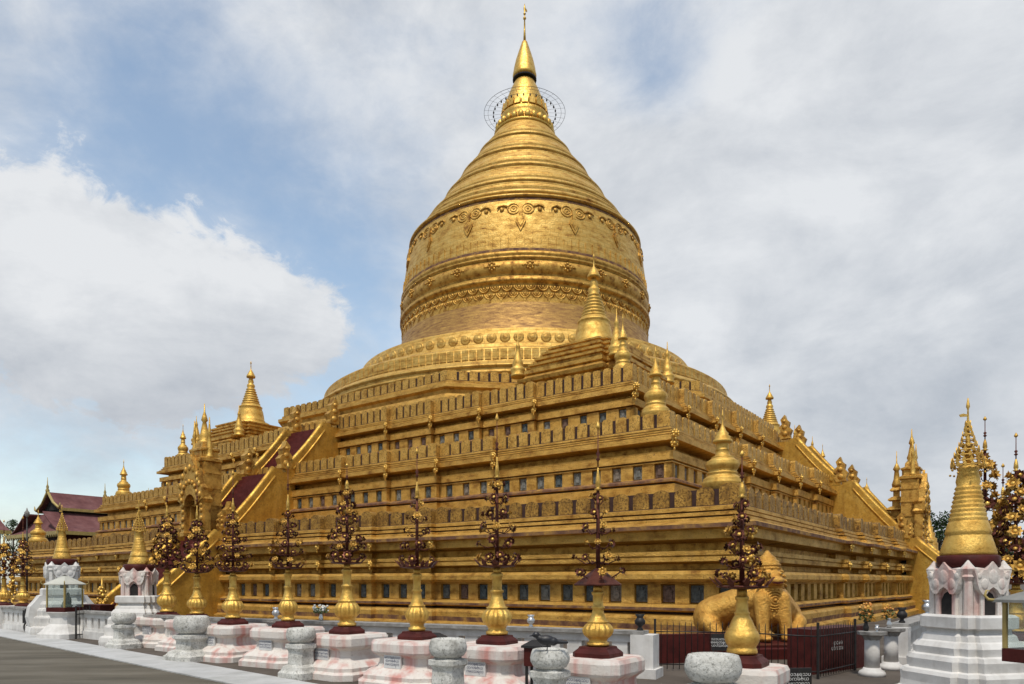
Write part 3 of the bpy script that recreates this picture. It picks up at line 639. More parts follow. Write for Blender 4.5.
# ------------------------------------------------------------------ gateways at the head of the lowest flights
def gateway(k, label, dx=0.):
    q = ANG - pi / 2 * k
    c = PC + Matrix.Rotation(q, 4, 'Z') @ Vector((dx, -(24.55 + DP + .35), 3.74))
    t = thing('gateway', label, 'gateway', c, q, 'arched gateways over the stairways'); t.scale = (.84, .84, .86)
    for sg in (-1, 1):
        bm = B(); mtx = Matrix.Translation((sg * .92, -.25, 0))
        poly(bm, RD, [(.30, 0), (.30, .2), (.24, .25), (.24, 1.7), (.28, 1.75), (.33, 1.9), (.28, 2.0), (.25, 2.05), (.25, 2.3), (.33, 2.45)], mtx=mtx)
        for z_ in (.5, .9, 1.3, 1.6): ball(bm, (0, -.25, z_), (.15, .08, .14), mtx=mtx)
        obj('pier', bm, 'gold', t)
    bm = B()
    ol = [(-1.2, 1.9)] + [(-.55 * cos(pi * i / 8) , 1.6 + .6 * sin(pi * i / 8)) for i in range(9)] + [(1.2, 1.9), (1.2, 2.5), (.95, 2.7), (.9, 3.2), (.62, 3.35), (.45, 3.75), (0, 4.3), (-.45, 3.75), (-.62, 3.35), (-.9, 3.2), (-.95, 2.7), (-1.2, 2.5)]
    prism(bm, ol, -.62, -.25)
    for i in range(9):
        a = pi * i / 8; ball(bm, (-.78 * cos(a), -.64, 1.9 + .95 * sin(a)), (.12, .10, .15), n=7, m_=5)
        ball(bm, (-1.0 * cos(a), -.6, 2.1 + 1.5 * sin(a)), (.12, .12, .2), n=7, m_=5)
    for i in range(5): prism(bm, [(-.1, 0), (.1, 0), (.06, .25), (0, .42), (-.06, .25)], -.5, -.35, Matrix.Translation(((-.8, -.5, 0, .5, .8)[i], 0, (3.1, 3.5, 4.1, 3.5, 3.1)[i])))
    obj('flame_arch', bm, 'gold', t)
    bm = B(); prism(bm, [(-.85, 0), (-.5, 0), (-.5, 1.9), (.5, 1.9), (.5, 0), (.85, 0), (.85, 3.9), (-.85, 3.9)], -.24, .75)
    poly(bm, RD, [(.8, 3.9), (.98, 3.95), (.98, 4.1), (.75, 4.2), (.75, 4.5), (.85, 4.55), (.85, 4.65), (.55, 4.75), (.5, 5.0), (.38, 5.05)], mtx=Matrix.Translation((0, .25, 0)) @ Matrix.Diagonal((1, .65, 1, 1)))
    for z_ in (.8, 1.6, 2.5, 3.3): box(bm, -.90, .90, -.2, .79, z_, z_ + .1)
    obj('vault', bm, 'gold', t)
    for sx, sy, b0, sc in ((0, .25, 4.95, .9), (-.75, .1, 4.1, .55), (.75, .1, 4.1, .55)):
        bm = B()
        lathe(bm, [(.36 * sc, b0), (.36 * sc, b0 + .15), (.26 * sc, b0 + .22), (.32 * sc, b0 + .4), (.24 * sc, b0 + .6), (.18 * sc, b0 + .9), (.11 * sc, b0 + 1.2), (.2 * sc, b0 + 1.3), (.14 * sc, b0 + 1.5), (.05, b0 + 1.75), (.02, b0 + 2.2)], 12, c=(sx, sy, 0))
        obj('spire', bm, 'gold_mid', t)
gateway(0, 'ornate gilded archway over the maroon stairs of the left face')
gateway(1, 'ornate gilded archway over the stairs of the right face')

def tiered_pinnacle(loc, label, sc, nt):
    t = thing('tiered_pinnacle', label, 'pinnacle', loc, ANG, 'slim tiered pinnacles beside the gateways')
    bm = B(); z = 0
    poly(bm, SQ, [(.34 * sc, 0), (.34 * sc, .9 * sc)]); z = .9 * sc; obj('shaft', bm, 'gold', t)
    for i in range(nt):
        k = 1 - .16 * i; bm = B()
        poly(bm, SQ, [(.26 * k * sc, z + .002), (.26 * k * sc, z + .3 * sc), (.52 * k * sc, z + .302 * sc), (.5 * k * sc, z + .36 * sc), (.28 * k * sc, z + .48 * sc)]); z += .48 * sc
        obj('tier', bm, 'gold', t)
    bm = B(); lathe(bm, [(.2 * sc, z), (.22 * sc, z + .15 * sc), (.14 * sc, z + .4 * sc), (.10 * sc, z + .8 * sc), (.17 * sc, z + .9 * sc), (.08 * sc, z + 1.1 * sc), (.03 * sc, z + 1.2 * sc), (.012 * sc, z + 1.8 * sc)], 12); obj('spire', bm, 'gold_mid', t)
tiered_pinnacle(Vector((21.4, 39.5, 3.74)), 'slim tiered pinnacle with dark gaps, just left of the right archway', 1.12, 4)
tiered_pinnacle(Vector((-15.6, 34.8, 3.74)), 'slim tiered pinnacle just left of the left archway', .62, 2)

# ------------------------------------------------------------------ gilded offering trees
def flower_mesh(sc, inner, outer, n=8, name='flower'):
    bm = B()
    for k in range(n):
        a = 2 * pi * k / n
        for r1, r2, z1, z2, wd, mi, of in ((.035, .075, .03, .028, .030, 0, 0), (.028, .055, .045, .065, .022, 0, pi / n)):
            d = Vector((cos(a + of), sin(a + of), 0)); s_ = Vector((-d.y, d.x, 0))
            v = [bm.verts.new(p * sc) for p in (d * .012 - s_ * .008, d * r1 - s_ * wd + Vector((0, 0, z1)), d * r2 + Vector((0, 0, z2)), d * r1 + s_ * wd + Vector((0, 0, z1)), d * .012 + s_ * .008)]
            face(bm, v, mi)
    ball(bm, (0, 0, .022 * sc), (.031 * sc, .031 * sc, .026 * sc), 1, 8, 5)
    ball(bm, (0, 0, -.006 * sc), (.022 * sc, .022 * sc, .016 * sc), 0, 6, 4)
    return meshof(obj(name, bm, [outer, inner], fix=False))
FL_RED = flower_mesh(1.0, 'gold_bright', 'maroon_metal'); FL_GOLD = flower_mesh(1.0, 'gold_bright', 'gold_bright'); FL_BR = flower_mesh(1., 'gold_mid', 'gold'); FL_DARK = flower_mesh(1., 'gold_bright', 'gold_mid')
PED = {}
def text_block(parent, lines, size, loc, rz, m, tilt=0., name='inscription'):
    cu = bpy.data.curves.new(name, 'FONT'); cu.body = lines; cu.size = size; cu.align_x = 'CENTER'; cu.align_y = 'CENTER'; cu.space_line = .9
    tmp = bpy.data.objects.new('tmp', cu); COL.objects.link(tmp); bpy.context.view_layer.update()
    me = bpy.data.meshes.new_from_object(tmp.evaluated_get(bpy.context.evaluated_depsgraph_get())); bpy.data.objects.remove(tmp); bpy.data.curves.remove(cu)
    me.materials.clear(); me.materials.append(M[m]); me.name = name
    o = bpy.data.objects.new(name, me); o.location = loc; o.rotation_euler = (R(90) + tilt, 0, rz)
    return link(o, parent)
BUR = ['ရတနာပုဂဏ\nကမလသဒပရယ\nမဃဓလရသန\nပဒမဘရ', 'သဒပတလဓမ\nဗဓရတနကမဂ\nယပသလမဃ', 'မလဒနရသပ\nတကဓဗယ\nဂမပသရလ']
def gilded_tree(px, d, label, zd=1.85, zf=3.12, zt=4.05, tiers=5, rad=.33, nf=7, fl=None, fs=1., plaque=True, rz=.6, ped=.73, vr=.215, dish='flat', pw=.62, mixf=None, stout=False):
    t = thing('offering_tree', label, 'gilded tree', at(px, d), rz, 'gilded offering trees on stone pedestals')
    k = ped / .73; bm = B()
    poly(bm, CH, [(1.06, 0), (1.06, .10), (1.0, .13), (1.02, .2), (.92, .26), (.80, .33), (.76, .38), (.70, .43), (.66, .52), (.68, .55), (.80, .57), (.86, .60), (.86, .69), (.82, .725)], mi=0) if False else poly(bm, CH, [(s_ * pw, z_ * k) for s_, z_ in ((1.22, 0), (1.22, .10), (1.12, .14), (1.12, .2), (.98, .27), (.82, .32), (.78, .38), (.78, .47), (.84, .50), (.92, .53), (.95, .56), (.95, .68), (.90, .73))])
    pd = obj('pedestal', bm, 'white_pink', t)
    if plaque:
        bm = B(); box(bm, -.17, .17, -.03, 0, -.115, .115)
        pl = obj('name_slab', bm, 'slab', pd, (-.04, -.80 * pw - .015, .425 * k), 0)
        text_block(pl, random.choice(BUR), .058, (0, -.0345, 0), 0, 'navy')
    bm = B(); poly(bm, CH, [(.255, ped - .004), (.255, ped + .05), (.235, ped + .07), (.20, ped + .10), (.19, ped + .125)]); obj('cushion', bm, 'maroon', t)
    z0 = ped + .135; H = zd - z0 - .06
    bm = B()
    pf = [(.74, 0), (.76, .02), (.76, .05), (.64, .06), (.60, .10), (.66, .115), (.66, .13), (.72, .14), (.86, .19), (.91, .24), (.93, .29), (.88, .34), (.78, .39), (.66, .41), (.74, .42), (.74, .44), (.60, .45), (.56, .48), (.46, .54), (.40, .60), (.36, .66), (.46, .68), (.46, .705), (.34, .72), (.34, .90), (.42, .93), (.44, .97), (.30, .99)]
    if stout: pf = [(.85, 0), (.88, .03), (.85, .08), (.80, .10), (.80, .12), (.88, .16), (.97, .21), (1.0, .27), (.98, .33), (.88, .38), (.82, .40), (.82, .42), (.74, .44), (.68, .50), (.58, .57), (.46, .63), (.41, .66), (.45, .68), (.45, .70), (.36, .72), (.33, .9), (.39, .93), (.40, .96), (.30, .99)]
    lathe(bm, [(a * vr, z0 + b * H) for a, b in pf], 84, flute=(z0 + .12 * H, z0 + .42 * H, 14, 0. if stout else .16)); lathe(bm, [(.06, z0 + .985 * H), (.055, zd)], 12)
    obj('vase', bm, 'gold_bright', t)
    bm = B()
    if dish == 'cone': lathe(bm, [(.30, zd), (.31, zd + .015), (.22, zd + .08), (.12, zd + .16), (.03, zd + .22)], 8, smooth=False)
    else:
        lathe(bm, [(.05, zd), (.24, zd + .02), (.28, zd + .03), (.27, zd + .045), (.03, zd + .04)], 20)
        for i in range(11):
            a = 2 * pi * i / 11; mt = Matrix.Rotation(a, 4, 'Z') @ Matrix.Translation((.25, 0, zd + .03)) @ Matrix.Rotation(.75, 4, 'Y')
            prism(bm, [(-.02, 0), (.02, 0), (.035, .07), (0, .15), (-.035, .07)], -.006, .006, mt @ Matrix.Rotation(pi / 2, 4, 'Z'))
    obj('dish', bm, 'maroon_metal', t)
    bm = B(); tube(bm, [(0, 0, zd), (0, 0, zf + .05)], [.032, .02], 8)
    rnd = random.Random(int(px * 7)); spots = []
    for i in range(tiers):
        f = i / max(1, tiers - 1); zz = zd + .16 + (zf - zd - .22) * f
        r = rad * (1 - .78 * f ** 1.15) * rnd.uniform(.9, 1.1); n = max(3, round(nf * (1 - .5 * f)))
        for j in range(n):
            if rnd.random() < .09: continue
            a = 2 * pi * (j + .5 * (i % 2)) / n + rnd.uniform(-.12, .12); rj = r * rnd.uniform(.82, 1.1)
            p = Vector((rj * cos(a), rj * sin(a), zz + rnd.uniform(-.03, .03)))
            tube(bm, [(0, 0, zz - .05), (p.x * .55, p.y * .55, zz - .075), (p.x * .95, p.y * .95, p.z - .015)], [.009, .008, .006], 4)
            for q in range(2):      # thin cut-metal leaves along the arm
                f_ = (.45, .78)[q]; lp_ = Vector((p.x * f_, p.y * f_, zz - .065)); dn_ = Vector((rnd.uniform(-.4, .4), rnd.uniform(-.4, .4), rnd.uniform(-.5, .9))).normalized() * rnd.uniform(.03, .055)
                sd_ = dn_.cross(Vector((cos(a), sin(a), .3))).normalized() * .014
                face(bm, [bm.verts.new(v_) for v_ in (lp_, lp_ + dn_ * .5 + sd_, lp_ + dn_, lp_ + dn_ * .5 - sd_)])
            tiltv = Vector((cos(a), sin(a), rnd.uniform(.15, .75)))
            spots.append((p, tiltv, rnd))
    obj('pole', bm, 'maroon_metal', t)
    for p, tv, rnd in spots[:86]:
        src = rnd.choice(mixf or (FL_RED, FL_RED, FL_BR)) if fl is None else fl
        inst('flower', src, t, p, tv.to_track_quat('Z', 'Y'), fs * rnd.uniform(.8, 1.15))
    bm = B(); h = zt - zf
    lathe(bm, [(.012, zf + .03), (.05, zf + .05), (.02, zf + .07), (.035, zf + .09), (.028, zf + .1 + h * .1), (.012, zf + .1 + h * .2), (.008, zf + h * .36)], 8)
    obj('bud', bm, 'gold_bright', t)
    bm = B(); lathe(bm, [(.006, zf + h * .88), (.022, zf + h * .9), (.03, zf + h * .925), (.004, zt)], 8); obj('tip', bm, 'gold_bright', t)
    bm = B(); lathe(bm, [(.008, zf + h * .3), (.009, zf + h * .44), (.03, zf + h * .47), (.01, zf + h * .5), (.026, zf + h * .55), (.007, zf + h * .58), (.006, zf + h * .89)], 8); obj('finial', bm, 'maroon_metal', t)
    return t
TREES = [
 (4, 27.5, 'gilded flower tree at the left edge of the photo, only its right side in view', dict(plaque=False, tiers=9, nf=10, fs=1.3, rad=.4, mixf=(FL_RED, FL_RED, FL_DARK))),
 (23, 26, 'gilded flower tree between the left edge and the glass case on its white pillar', dict(plaque=False, tiers=9, nf=9, fs=1.2, rad=.36, mixf=(FL_RED, FL_RED, FL_DARK))),
 (167, 18.5, 'dense maroon and gold flower tree just right of the white shrine with stepped base', dict(tiers=9, nf=9, fs=1.3, rad=.36, zd=1.98, zf=3.3, zt=4.25, vr=.23)),
 (197, 17.3, 'gilded flower tree rising behind the widest lichened bowl, before the archway', dict(tiers=7, nf=8, fs=1.25, rad=.34, plaque=False, zt=4.2)),
 (233, 15.3, 'flower tree with layered rings below the foot of the middle maroon stairs', dict(tiers=7, nf=9, rad=.34)),
 (288, 14.3, 'sparse flower tree on a pink-stained pedestal behind the third bowl from the left', dict(tiers=6, nf=9, rad=.33, zd=1.9, zf=3.05, vr=.18)),
 (347, 12.6, 'full flower tree on a strongly pink-stained pedestal, left of the half-bare tree', dict(tiers=8, nf=9, rad=.31, zd=1.95, zf=3.25, zt=3.75)),
 (417, 11.4, 'flower tree with its lower arms half bare, left of the tallest bowl pedestal', dict(tiers=5, nf=6, rad=.29, zf=2.95, zt=3.8, fs=.95, vr=.18)),
 (497, 10.55, 'flower tree with six regular rings of gilt blossoms and a tall gilt spire', dict(tiers=6, nf=8, rad=.31, zf=3.15, zt=4.15)),
 (598, 8.85, 'flower tree with a purple cone roof over its vase and upright maroon buds', dict(tiers=6, nf=7, rad=.27, zd=1.60, zf=2.75, zt=3.65, dish='cone', vr=.185, pw=.50, fs=.8, ped=.72)),
 (742, 7.95, 'flower tree with stout plain vase standing in front of the gilded lion', dict(tiers=6, nf=8, rad=.22, zd=1.56, zf=2.55, zt=3.12, vr=.19, fs=.85, ped=.71, pw=.47, plaque=False, stout=True)),
 (985, 11.6, 'tall dense golden lotus tree directly behind the right white shrine', dict(tiers=12, nf=5, rad=.21, zd=1.75, zf=3.75, zt=4.35, mixf=(FL_BR, FL_BR, FL_RED), fs=1.5, plaque=False)),
 (1016, 11.2, 'dense golden lotus tree above the grey-roofed glass case at the right edge', dict(tiers=13, nf=6, rad=.27, zd=1.6, zf=3.35, zt=4.0, mixf=(FL_BR, FL_BR, FL_RED), fs=1.45, plaque=False)),
 (1003, 12.6, 'golden lotus tree with a thin tip, between the two other lotus trees at the right', dict(tiers=12, nf=5, rad=.24, zd=1.6, zf=3.1, zt=3.75, mixf=(FL_BR, FL_BR, FL_RED), fs=1.45, plaque=False)),
]
for i, (px, d, lb, kw) in enumerate(TREES): gilded_tree(px, d, lb, rz=.25 + .37 * i if i > 10 or i < 2 else -.62 + .05 * (i % 3), **kw)

# ------------------------------------------------------------------ stone alms bowls
def alms_bowl(px, d, label, r=.28, h=.9, rz=-.6):
    t = thing('alms_bowl', label, 'stone bowl', at(px, d), rz, 'stone alms bowls on white pedestals')
    bm = B(); ph = h - r * 1.05
    poly(bm, CH, [(r * 1.25, 0), (r * 1.25, .11), (r * 1.1, .15), (r * 1.02, .2), (r * .72, .24), (r * .68, ph - .15), (r * .74, ph - .11), (r * .86, ph - .08), (r * .86, ph - .02), (r * .6, ph), (r * .6, ph + .01)])
    obj('pedestal', bm, 'white_lichen', t)
    bm = B(); lathe(bm, [(r * .55, ph), (r * .85, ph + r * .14), (r * 1.0, ph + r * .4), (r * 1.02, ph + r * .6), (r * .97, ph + r * .85), (r * .9, ph + r * 1.02), (r * .80, ph + r * 1.05), (r * .72, ph + r * .95), (r * .5, ph + r * .7), (r * .1, ph + r * .62)], 32)
    obj('bowl', bm, 'white_lichen', t); return t
alms_bowl(124, 17.6, 'small pale bowl on a plain pedestal before the white stepped shrine', .27, .88)
alms_bowl(192, 14.9, 'widest lichened bowl, below the left archway', .36, .93)
alms_bowl(301, 12.15, 'slim grey bowl on its own little pedestal, beside a pink-stained tree pedestal', .245, .86)
alms_bowl(448, 9.5, 'tall lichened bowl between two tree pedestals with name slabs', .25, .89)
alms_bowl(550, 8.2, 'lichened bowl with a crow perched on its rim', .225, .875)
alms_bowl(713, 7.35, 'broad lichened bowl nearest the viewer, in front of the iron fence', .285, .90)

# crow
def blobs(name, parts, m, parent, voxel=.02, loc=(0, 0, 0), rz=0., smooth=4):
    bm = B()
    for p in parts:
        if p[0] == 'e': ball(bm, p[1], p[2], 0, 16, 10)
        else:
            a, b, ra, rb = Vector(p[1]), Vector(p[2]), p[3], p[4]
            tube(bm, [a, a.lerp(b, .33), a.lerp(b, .67), b], [ra, ra + (rb - ra) * .33, ra + (rb - ra) * .67, rb], 12)
            ball(bm, a, ra, 0, 12, 8); ball(bm, b, rb, 0, 12, 8)
    o = obj(name, bm, m, parent, loc, rz)
    md = o.modifiers.new('remesh', 'REMESH'); md.mode = 'VOXEL'; md.voxel_size = voxel; md.use_smooth_shade = True
    ms = o.modifiers.new('smooth', 'SMOOTH'); ms.iterations = smooth; ms.factor = .5
    return o
pc = at(549, 8.0, .875)
crow = blobs('crow', [('c', (-.10, 0, .13), (.05, 0, .10), .045, .05), ('e', (-.03, 0, .115), (.10, .055, .06)), ('e', (-.145, 0, .175), (.042, .036, .038)), ('c', (-.175, 0, .17), (-.225, 0, .16), .014, .005), ('c', (.07, 0, .10), (.20, 0, .09), .03, .018),
      ('c', (-.02, .02, .07), (-.02, .025, .0), .008, .006), ('c', (-.02, -.02, .07), (-.02, -.025, .0), .008, .006), ('c', (-.02, .025, .002), (-.05, .03, .002), .006, .005), ('c', (-.02, -.025, .002), (-.05, -.03, .002), .006, .005)], 'crow', None, .008, pc, .0, 2)
tag(crow, 'black crow standing on the rim of a lichened stone bowl', 'bird')

# ------------------------------------------------------------------ white shrines with gilded bells
def white_shrine(px, d, label, sc=1., rz=pi / 4, wings=False, bs=1., us=1., hz=1.):
    t = thing('white_shrine', label, 'shrine', at(px, d), rz, 'white shrines topped with gilded bells'); t.scale = (sc,) * 3
    bm = B()
    poly(bm, redent(.6, .84), [(.82, 0), (.83, .10), (.81, .21), (.78, .24), (.72, .26), (.71, .36), (.72, .48), (.69, .53), (.64, .55), (.65, .68), (.62, .74), (.57, .76), (.58, .86), (.53, .93), (.50, .95), (.48, 1.02), (.43, 1.06), (.43, 1.10), (.50, 1.13), (.50, 1.28), (.46, 1.31)])
    obj('stepped_base', bm, 'white', t)
    bm = B(); poly(bm, redent(.7, .88), [(.40, 1.30), (.40, 1.86), (.44, 1.88), (.44, 1.95), (.40, 1.97)])
    for q in range(4):
        a = q * pi / 2; mtx = Matrix.Rotation(a, 4, 'Z')
        box(bm, -.20, -.13, -.455, -.38, 1.31, 1.62, 0, mtx); box(bm, .13, .20, -.455, -.38, 1.31, 1.62, 0, mtx)
        prism(bm, [(-.27, 1.66), (-.21, 1.60), (-.13, 1.60), (-.08, 1.66), (0, 1.70), (.08, 1.66), (.13, 1.60), (.21, 1.60), (.27, 1.66), (.31, 1.74), (.33, 1.84), (.37, 1.93), (.28, 1.92), (.23, 1.88), (.19, 1.93), (.12, 1.94), (.07, 1.99), (0, 2.05), (-.07, 1.99), (-.12, 1.94), (-.19, 1.93), (-.23, 1.88), (-.28, 1.92), (-.37, 1.93), (-.33, 1.84), (-.31, 1.74)], -.50, -.40, mtx)
        for bx, bz, br in ((0, 1.84, .13), (-.17, 1.74, .10), (.17, 1.74, .10), (-.27, 1.85, .06), (.27, 1.85, .06)): ball(bm, (bx, -.497, bz), (br * .8, .018, br * .8), 0, 10, 6, mtx)
        m2 = Matrix.Rotation(a + pi / 4, 4, 'Z') @ Matrix.Translation((.50, 0, 0))
        lathe(bm, [(.075, 1.3), (.07, 1.78), (.11, 1.84), (.085, 1.87), (.12, 1.95), (.07, 2.0), (.01, 2.07)], 8, mtx=m2, smooth=False)
    for v_ in bm.verts: v_.co.x *= .83; v_.co.y *= .83
    bod = obj('shrine_body', bm, 'white_pink' if not wings else 'white', t)
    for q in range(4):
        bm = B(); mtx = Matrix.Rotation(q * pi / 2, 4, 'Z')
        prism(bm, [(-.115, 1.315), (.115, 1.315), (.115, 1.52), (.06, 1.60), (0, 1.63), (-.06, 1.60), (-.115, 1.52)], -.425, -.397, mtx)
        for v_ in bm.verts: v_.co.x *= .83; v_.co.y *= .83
        obj('niche', bm, 'dark', bod)  # dark panel on the wall, the niche's shade put into its colour
    bm = B(); lathe(bm, [(.35, 1.96), (.39, 2.0), (.39, 2.12), (.37, 2.14), (.34, 2.15)], 28); obj('plinth', bm, 'maroon', t)
    bm = B()
    pr = [(.41, 2.14), (.42, 2.18), (.38, 2.3), (.335, 2.42), (.325, 2.44), (.345, 2.46), (.33, 2.50), (.30, 2.6), (.28, 2.63)]
    z = 2.64; r = .27
    while z < 3.12: pr += [(r, z), (r + .02, z + .025), (r, z + .05)]; z += .062; r -= .013
    pr += [(r, 3.14), (r + .015, 3.2), (r - .02, 3.35), (r, 3.38), (r - .05, 3.44)]
    lathe(bm, [(a_ * bs, b_) for a_, b_ in pr], 32)
    for i in range(10):
        a = 2 * pi * i / 10
        tube(bm, [((.40 - .055 * sin(pi * k / 6)) * bs * cos(a + (k - 3) * .1), (.40 - .055 * sin(pi * k / 6)) * bs * sin(a + (k - 3) * .1), 2.2 + .13 * sin(pi * k / 6)) for k in range(7)], .012, 5)
    for v_ in bm.verts: v_.co.z = 2.14 + (v_.co.z - 2.14) * hz
    obj('bell', bm, 'gold_mid', t)
    bm = B(); rnd = random.Random(5)
    for i, (rr_, zz) in enumerate(((.25, 3.42), (.24, 3.5), (.20, 3.6), (.165, 3.69), (.13, 3.78), (.10, 3.87), (.075, 3.96), (.05, 4.05), (.035, 4.14))):
        tube(bm, [(rr_ * cos(2 * pi * k / 16), rr_ * sin(2 * pi * k / 16), zz) for k in range(17)], .012, 5)
        n = max(5, int(rr_ * 60))
        for k in range(n):
            a = 2 * pi * k / n + i; mt = Matrix.Rotation(a, 4, 'Z') @ Matrix.Translation((rr_, 0, zz))
            prism(bm, [(-.022, -.03), (.022, -.03), (.026, .02), (0, .07), (-.026, .02)], -.008, .008, mt @ Matrix.Rotation(pi / 2, 4, 'Z'))
            if i < 2 and k % 2 == 0: ball(bm, (.01, 0, -.06 - rnd.random() * .1), .02, 0, 6, 4, mt)
    lathe(bm, [(.06, 3.4), (.02, 4.15), (.012, 4.4), (.03, 4.45), (.008, 4.6)], 8)
    prism(bm, [(0, 4.28), (-.13, 4.27), (-.15, 4.31), (-.08, 4.33), (0, 4.31)], -.006, .006, Matrix.Rotation(-rz, 4, 'Z'))
    for v_ in bm.verts: v_.co = Vector((v_.co.x * bs, v_.co.y * bs, 2.14 + 1.28 * hz + (v_.co.z - 3.42) * us))
    obj('umbrella', bm, 'gold_mid', t)
    if wings:
        for sg in (-1, 1):
            bm = B(); ol = [(.35, 0), (.75, 0), (.85, .5), (.8, .8), (.68, .95), (.58, 1.1), (.4, 1.15)]
            prism(bm, [(sg * x, z_) for x, z_ in ol], -.3, .3); obj('wing', bm, 'white', t)
    return t
white_shrine(968, 9.4, 'large white shrine with pink stains and gilded ringed spire at the right', .93, .215, False, .84, .82)
white_shrine(139, 18.9, 'white shrine on a high stepped base, left of the flower trees', .98, .15, False, .66, .72, .72)
white_shrine(62, 22.5, 'white shrine with side wings, half hidden behind the small glass case', 1.10, .72, True, .56, .62, .66)

# ------------------------------------------------------------------ glass cases
def glass_case(px, d, label, rz, wd, pedw, zt0, zt1, roof_h, roof, over=.1):
    t = thing('glass_case', label, 'glass case', at(px, d), rz, 'glass offering cases')
    bm = B(); poly(bm, CH, [(pedw * 1.35, 0), (pedw * 1.35, .14), (pedw * 1.2, .2), (pedw * .95, .34), (pedw * .75, .42), (pedw * .7, .62), (pedw * .78, .70), (pedw * .9, zt0 - .12), (pedw * .9, zt0 - .1)])
    obj('pedestal', bm, 'white', t)
    bm = B(); box(bm, -wd, wd, -wd, wd, zt0 - .1, zt0 + .03); obj('tray', bm, 'maroon', t)
    for sx in (-1, 1):
        for sy in (-1, 1):
            bm = B(); box(bm, sx * (wd - .02) - .018, sx * (wd - .02) + .018, sy * (wd - .02) - .018, sy * (wd - .02) + .018, zt0 + .032, zt1); obj('post', bm, 'trim', t)
    for q in range(4):
        bm = B(); box(bm, -wd + .045, wd - .045, -wd + .018, -wd + .024, zt0 + .034, zt1 - .002, 0, Matrix.Rotation(q * pi / 2, 4, 'Z')); obj('pane', bm, 'glass', t)
    bm = B(); e = wd + over; rings(bm, [[(x * e, y * e, zt1 + .002) for x, y in SQ], [(x * e, y * e, zt1 + .03) for x, y in SQ], [(x * .05, y * .05, zt1 + roof_h) for x, y in SQ]])
    r = obj('roof', bm, roof, t)
    bm = B()
    for sx in (-1, 1):
        for sy in (-1, 1):
            a = atan2(sy, sx); mt = Matrix.Translation((sx * e, sy * e, zt1 + .02)) @ Matrix.Rotation(a, 4, 'Z')
            tube(bm, [mt @ Vector(p) for p in ((-.05, 0, 0), (.03, 0, .01), (.06, 0, .05), (.045, 0, .10), (.015, 0, .095))], [.018, .016, .014, .011, .006], 6)
    obj('corner_scroll', bm, 'trim', r)
    return t
cs = glass_case(65, 20.8, 'small glass case with pale pitched roof on a white pillar at the left', -.25, .33, .42, .87, 1.55, .26, 'pale_roof', .05)
def statue(parent_loc, z, label, m, sc=1., rz=0.):
    o = blobs('figurine', [('c', (0, 0, .05), (0, 0, .18), .09, .07), ('c', (0, 0, .2), (0, 0, .28), .06, .05), ('e', (0, 0, .35), (.045, .045, .055)), ('c', (-.12, -.06, .04), (.12, -.06, .04), .045, .045), ('c', (.07, 0, .26), (.12, -.06, .12), .022, .02), ('c', (-.07, 0, .26), (-.1, -.08, .1), .022, .02), ('c', (0, 0, .39), (0, 0, .43), .02, .005)], m, None, .012, Vector((parent_loc.x, parent_loc.y, z)), rz)
    o.scale = (sc,) * 3
    return tag(o, label, 'figurine')
statue(at(68, 20.8), .90, 'dark green seated figurine inside the small glass case at left', 'leaf_dark', 1.05)
cr_ = glass_case(1075, 6.9, 'glass case with grey roof and maroon base, at the right edge', .35, .42, .34, .95, 1.44, .22, 'grey_roof', .06)
# flowers in that case
def bouquet(name, loc, label, r, n, fm, group=None, hgt=.3, vase='silver', vr=.045):
    t = thing(name, label, 'flower vase', loc, 0, group)
    bm = B(); lathe(bm, [(vr * .7, 0), (vr, .02), (vr * 1.15, .07), (vr * .7, .12), (vr * .6, .15), (vr * .9, .18), (vr * .7, .18)], 14); obj('vase', bm, vase, t)
    rnd = random.Random(n + int(loc[0] * 10)); bm = B()
    for i in range(n * 5):
        a = rnd.uniform(0, 2 * pi); q = rnd.random() ** .5 * r; p = Vector((q * cos(a), q * sin(a), .16 + rnd.random() * hgt * .8))
        s_ = .02 + rnd.random() * .02; u = Vector((rnd.uniform(-1, 1), rnd.uniform(-1, 1), rnd.uniform(-.3, 1))).normalized() * s_; v = u.cross(Vector((rnd.random(), rnd.random(), 1))).normalized() * s_ * .5
        face(bm, [bm.verts.new(p + k) for k in (-u, v, u, -v)])
    obj('leaves', bm, 'leaf', t, fix=False)
    bm = B()
    for i in range(n):
        a = rnd.uniform(0, 2 * pi); q = rnd.random() ** .5 * r; ball(bm, (q * cos(a), q * sin(a), .2 + rnd.random() * hgt), .018 + rnd.random() * .012, 0, 6, 4)
    obj('blossoms', bm, fm, t); return t
bouquet('flower_vase', at(1052, 6.75, .982), 'white flowers in a silver vase inside the glass case at the right edge', .14, 34, 'white_flower')

# ------------------------------------------------------------------ fluted flower stands
def flower_stand(px, d, label, r=.125, h=.78):
    t = thing('flower_stand', label, 'stone column', at(px, d), .2, 'fluted stone columns carrying flowers')
    bm = B(); lathe(bm, [(r * 1.75, 0), (r * 1.75, .06), (r * 1.6, .09), (r * 1.2, .12), (r * 1.1, .15)], 24); obj('base', bm, 'white', t)
    bm = B(); lathe(bm, [(r, .14), (r * .97, h - .14)], 48, flute=(.13, h - .1, 14, -.10)); obj('shaft', bm, 'white', t)
    bm = B(); lathe(bm, [(r, h - .15), (r * 1.15, h - .12), (r * 1.3, h - .08), (r * 1.9, h - .055), (r * 1.95, h), (r * 1.7, h)], 8, smooth=False); obj('capital', bm, 'stone_grey', t)
    return t
flower_stand(872, 12.4, 'nearer of the two fluted white columns with grey caps, right of the maroon wall')
flower_stand(891, 13.3, 'farther of the two fluted white columns, beside the white balustrade')
p = at(866, 12.5, .782); bouquet('flower_vase', p, 'green and orange flowers in a vase on the nearer fluted column', .12, 30, 'petal', 'vases on the fluted columns', .28, 'black')
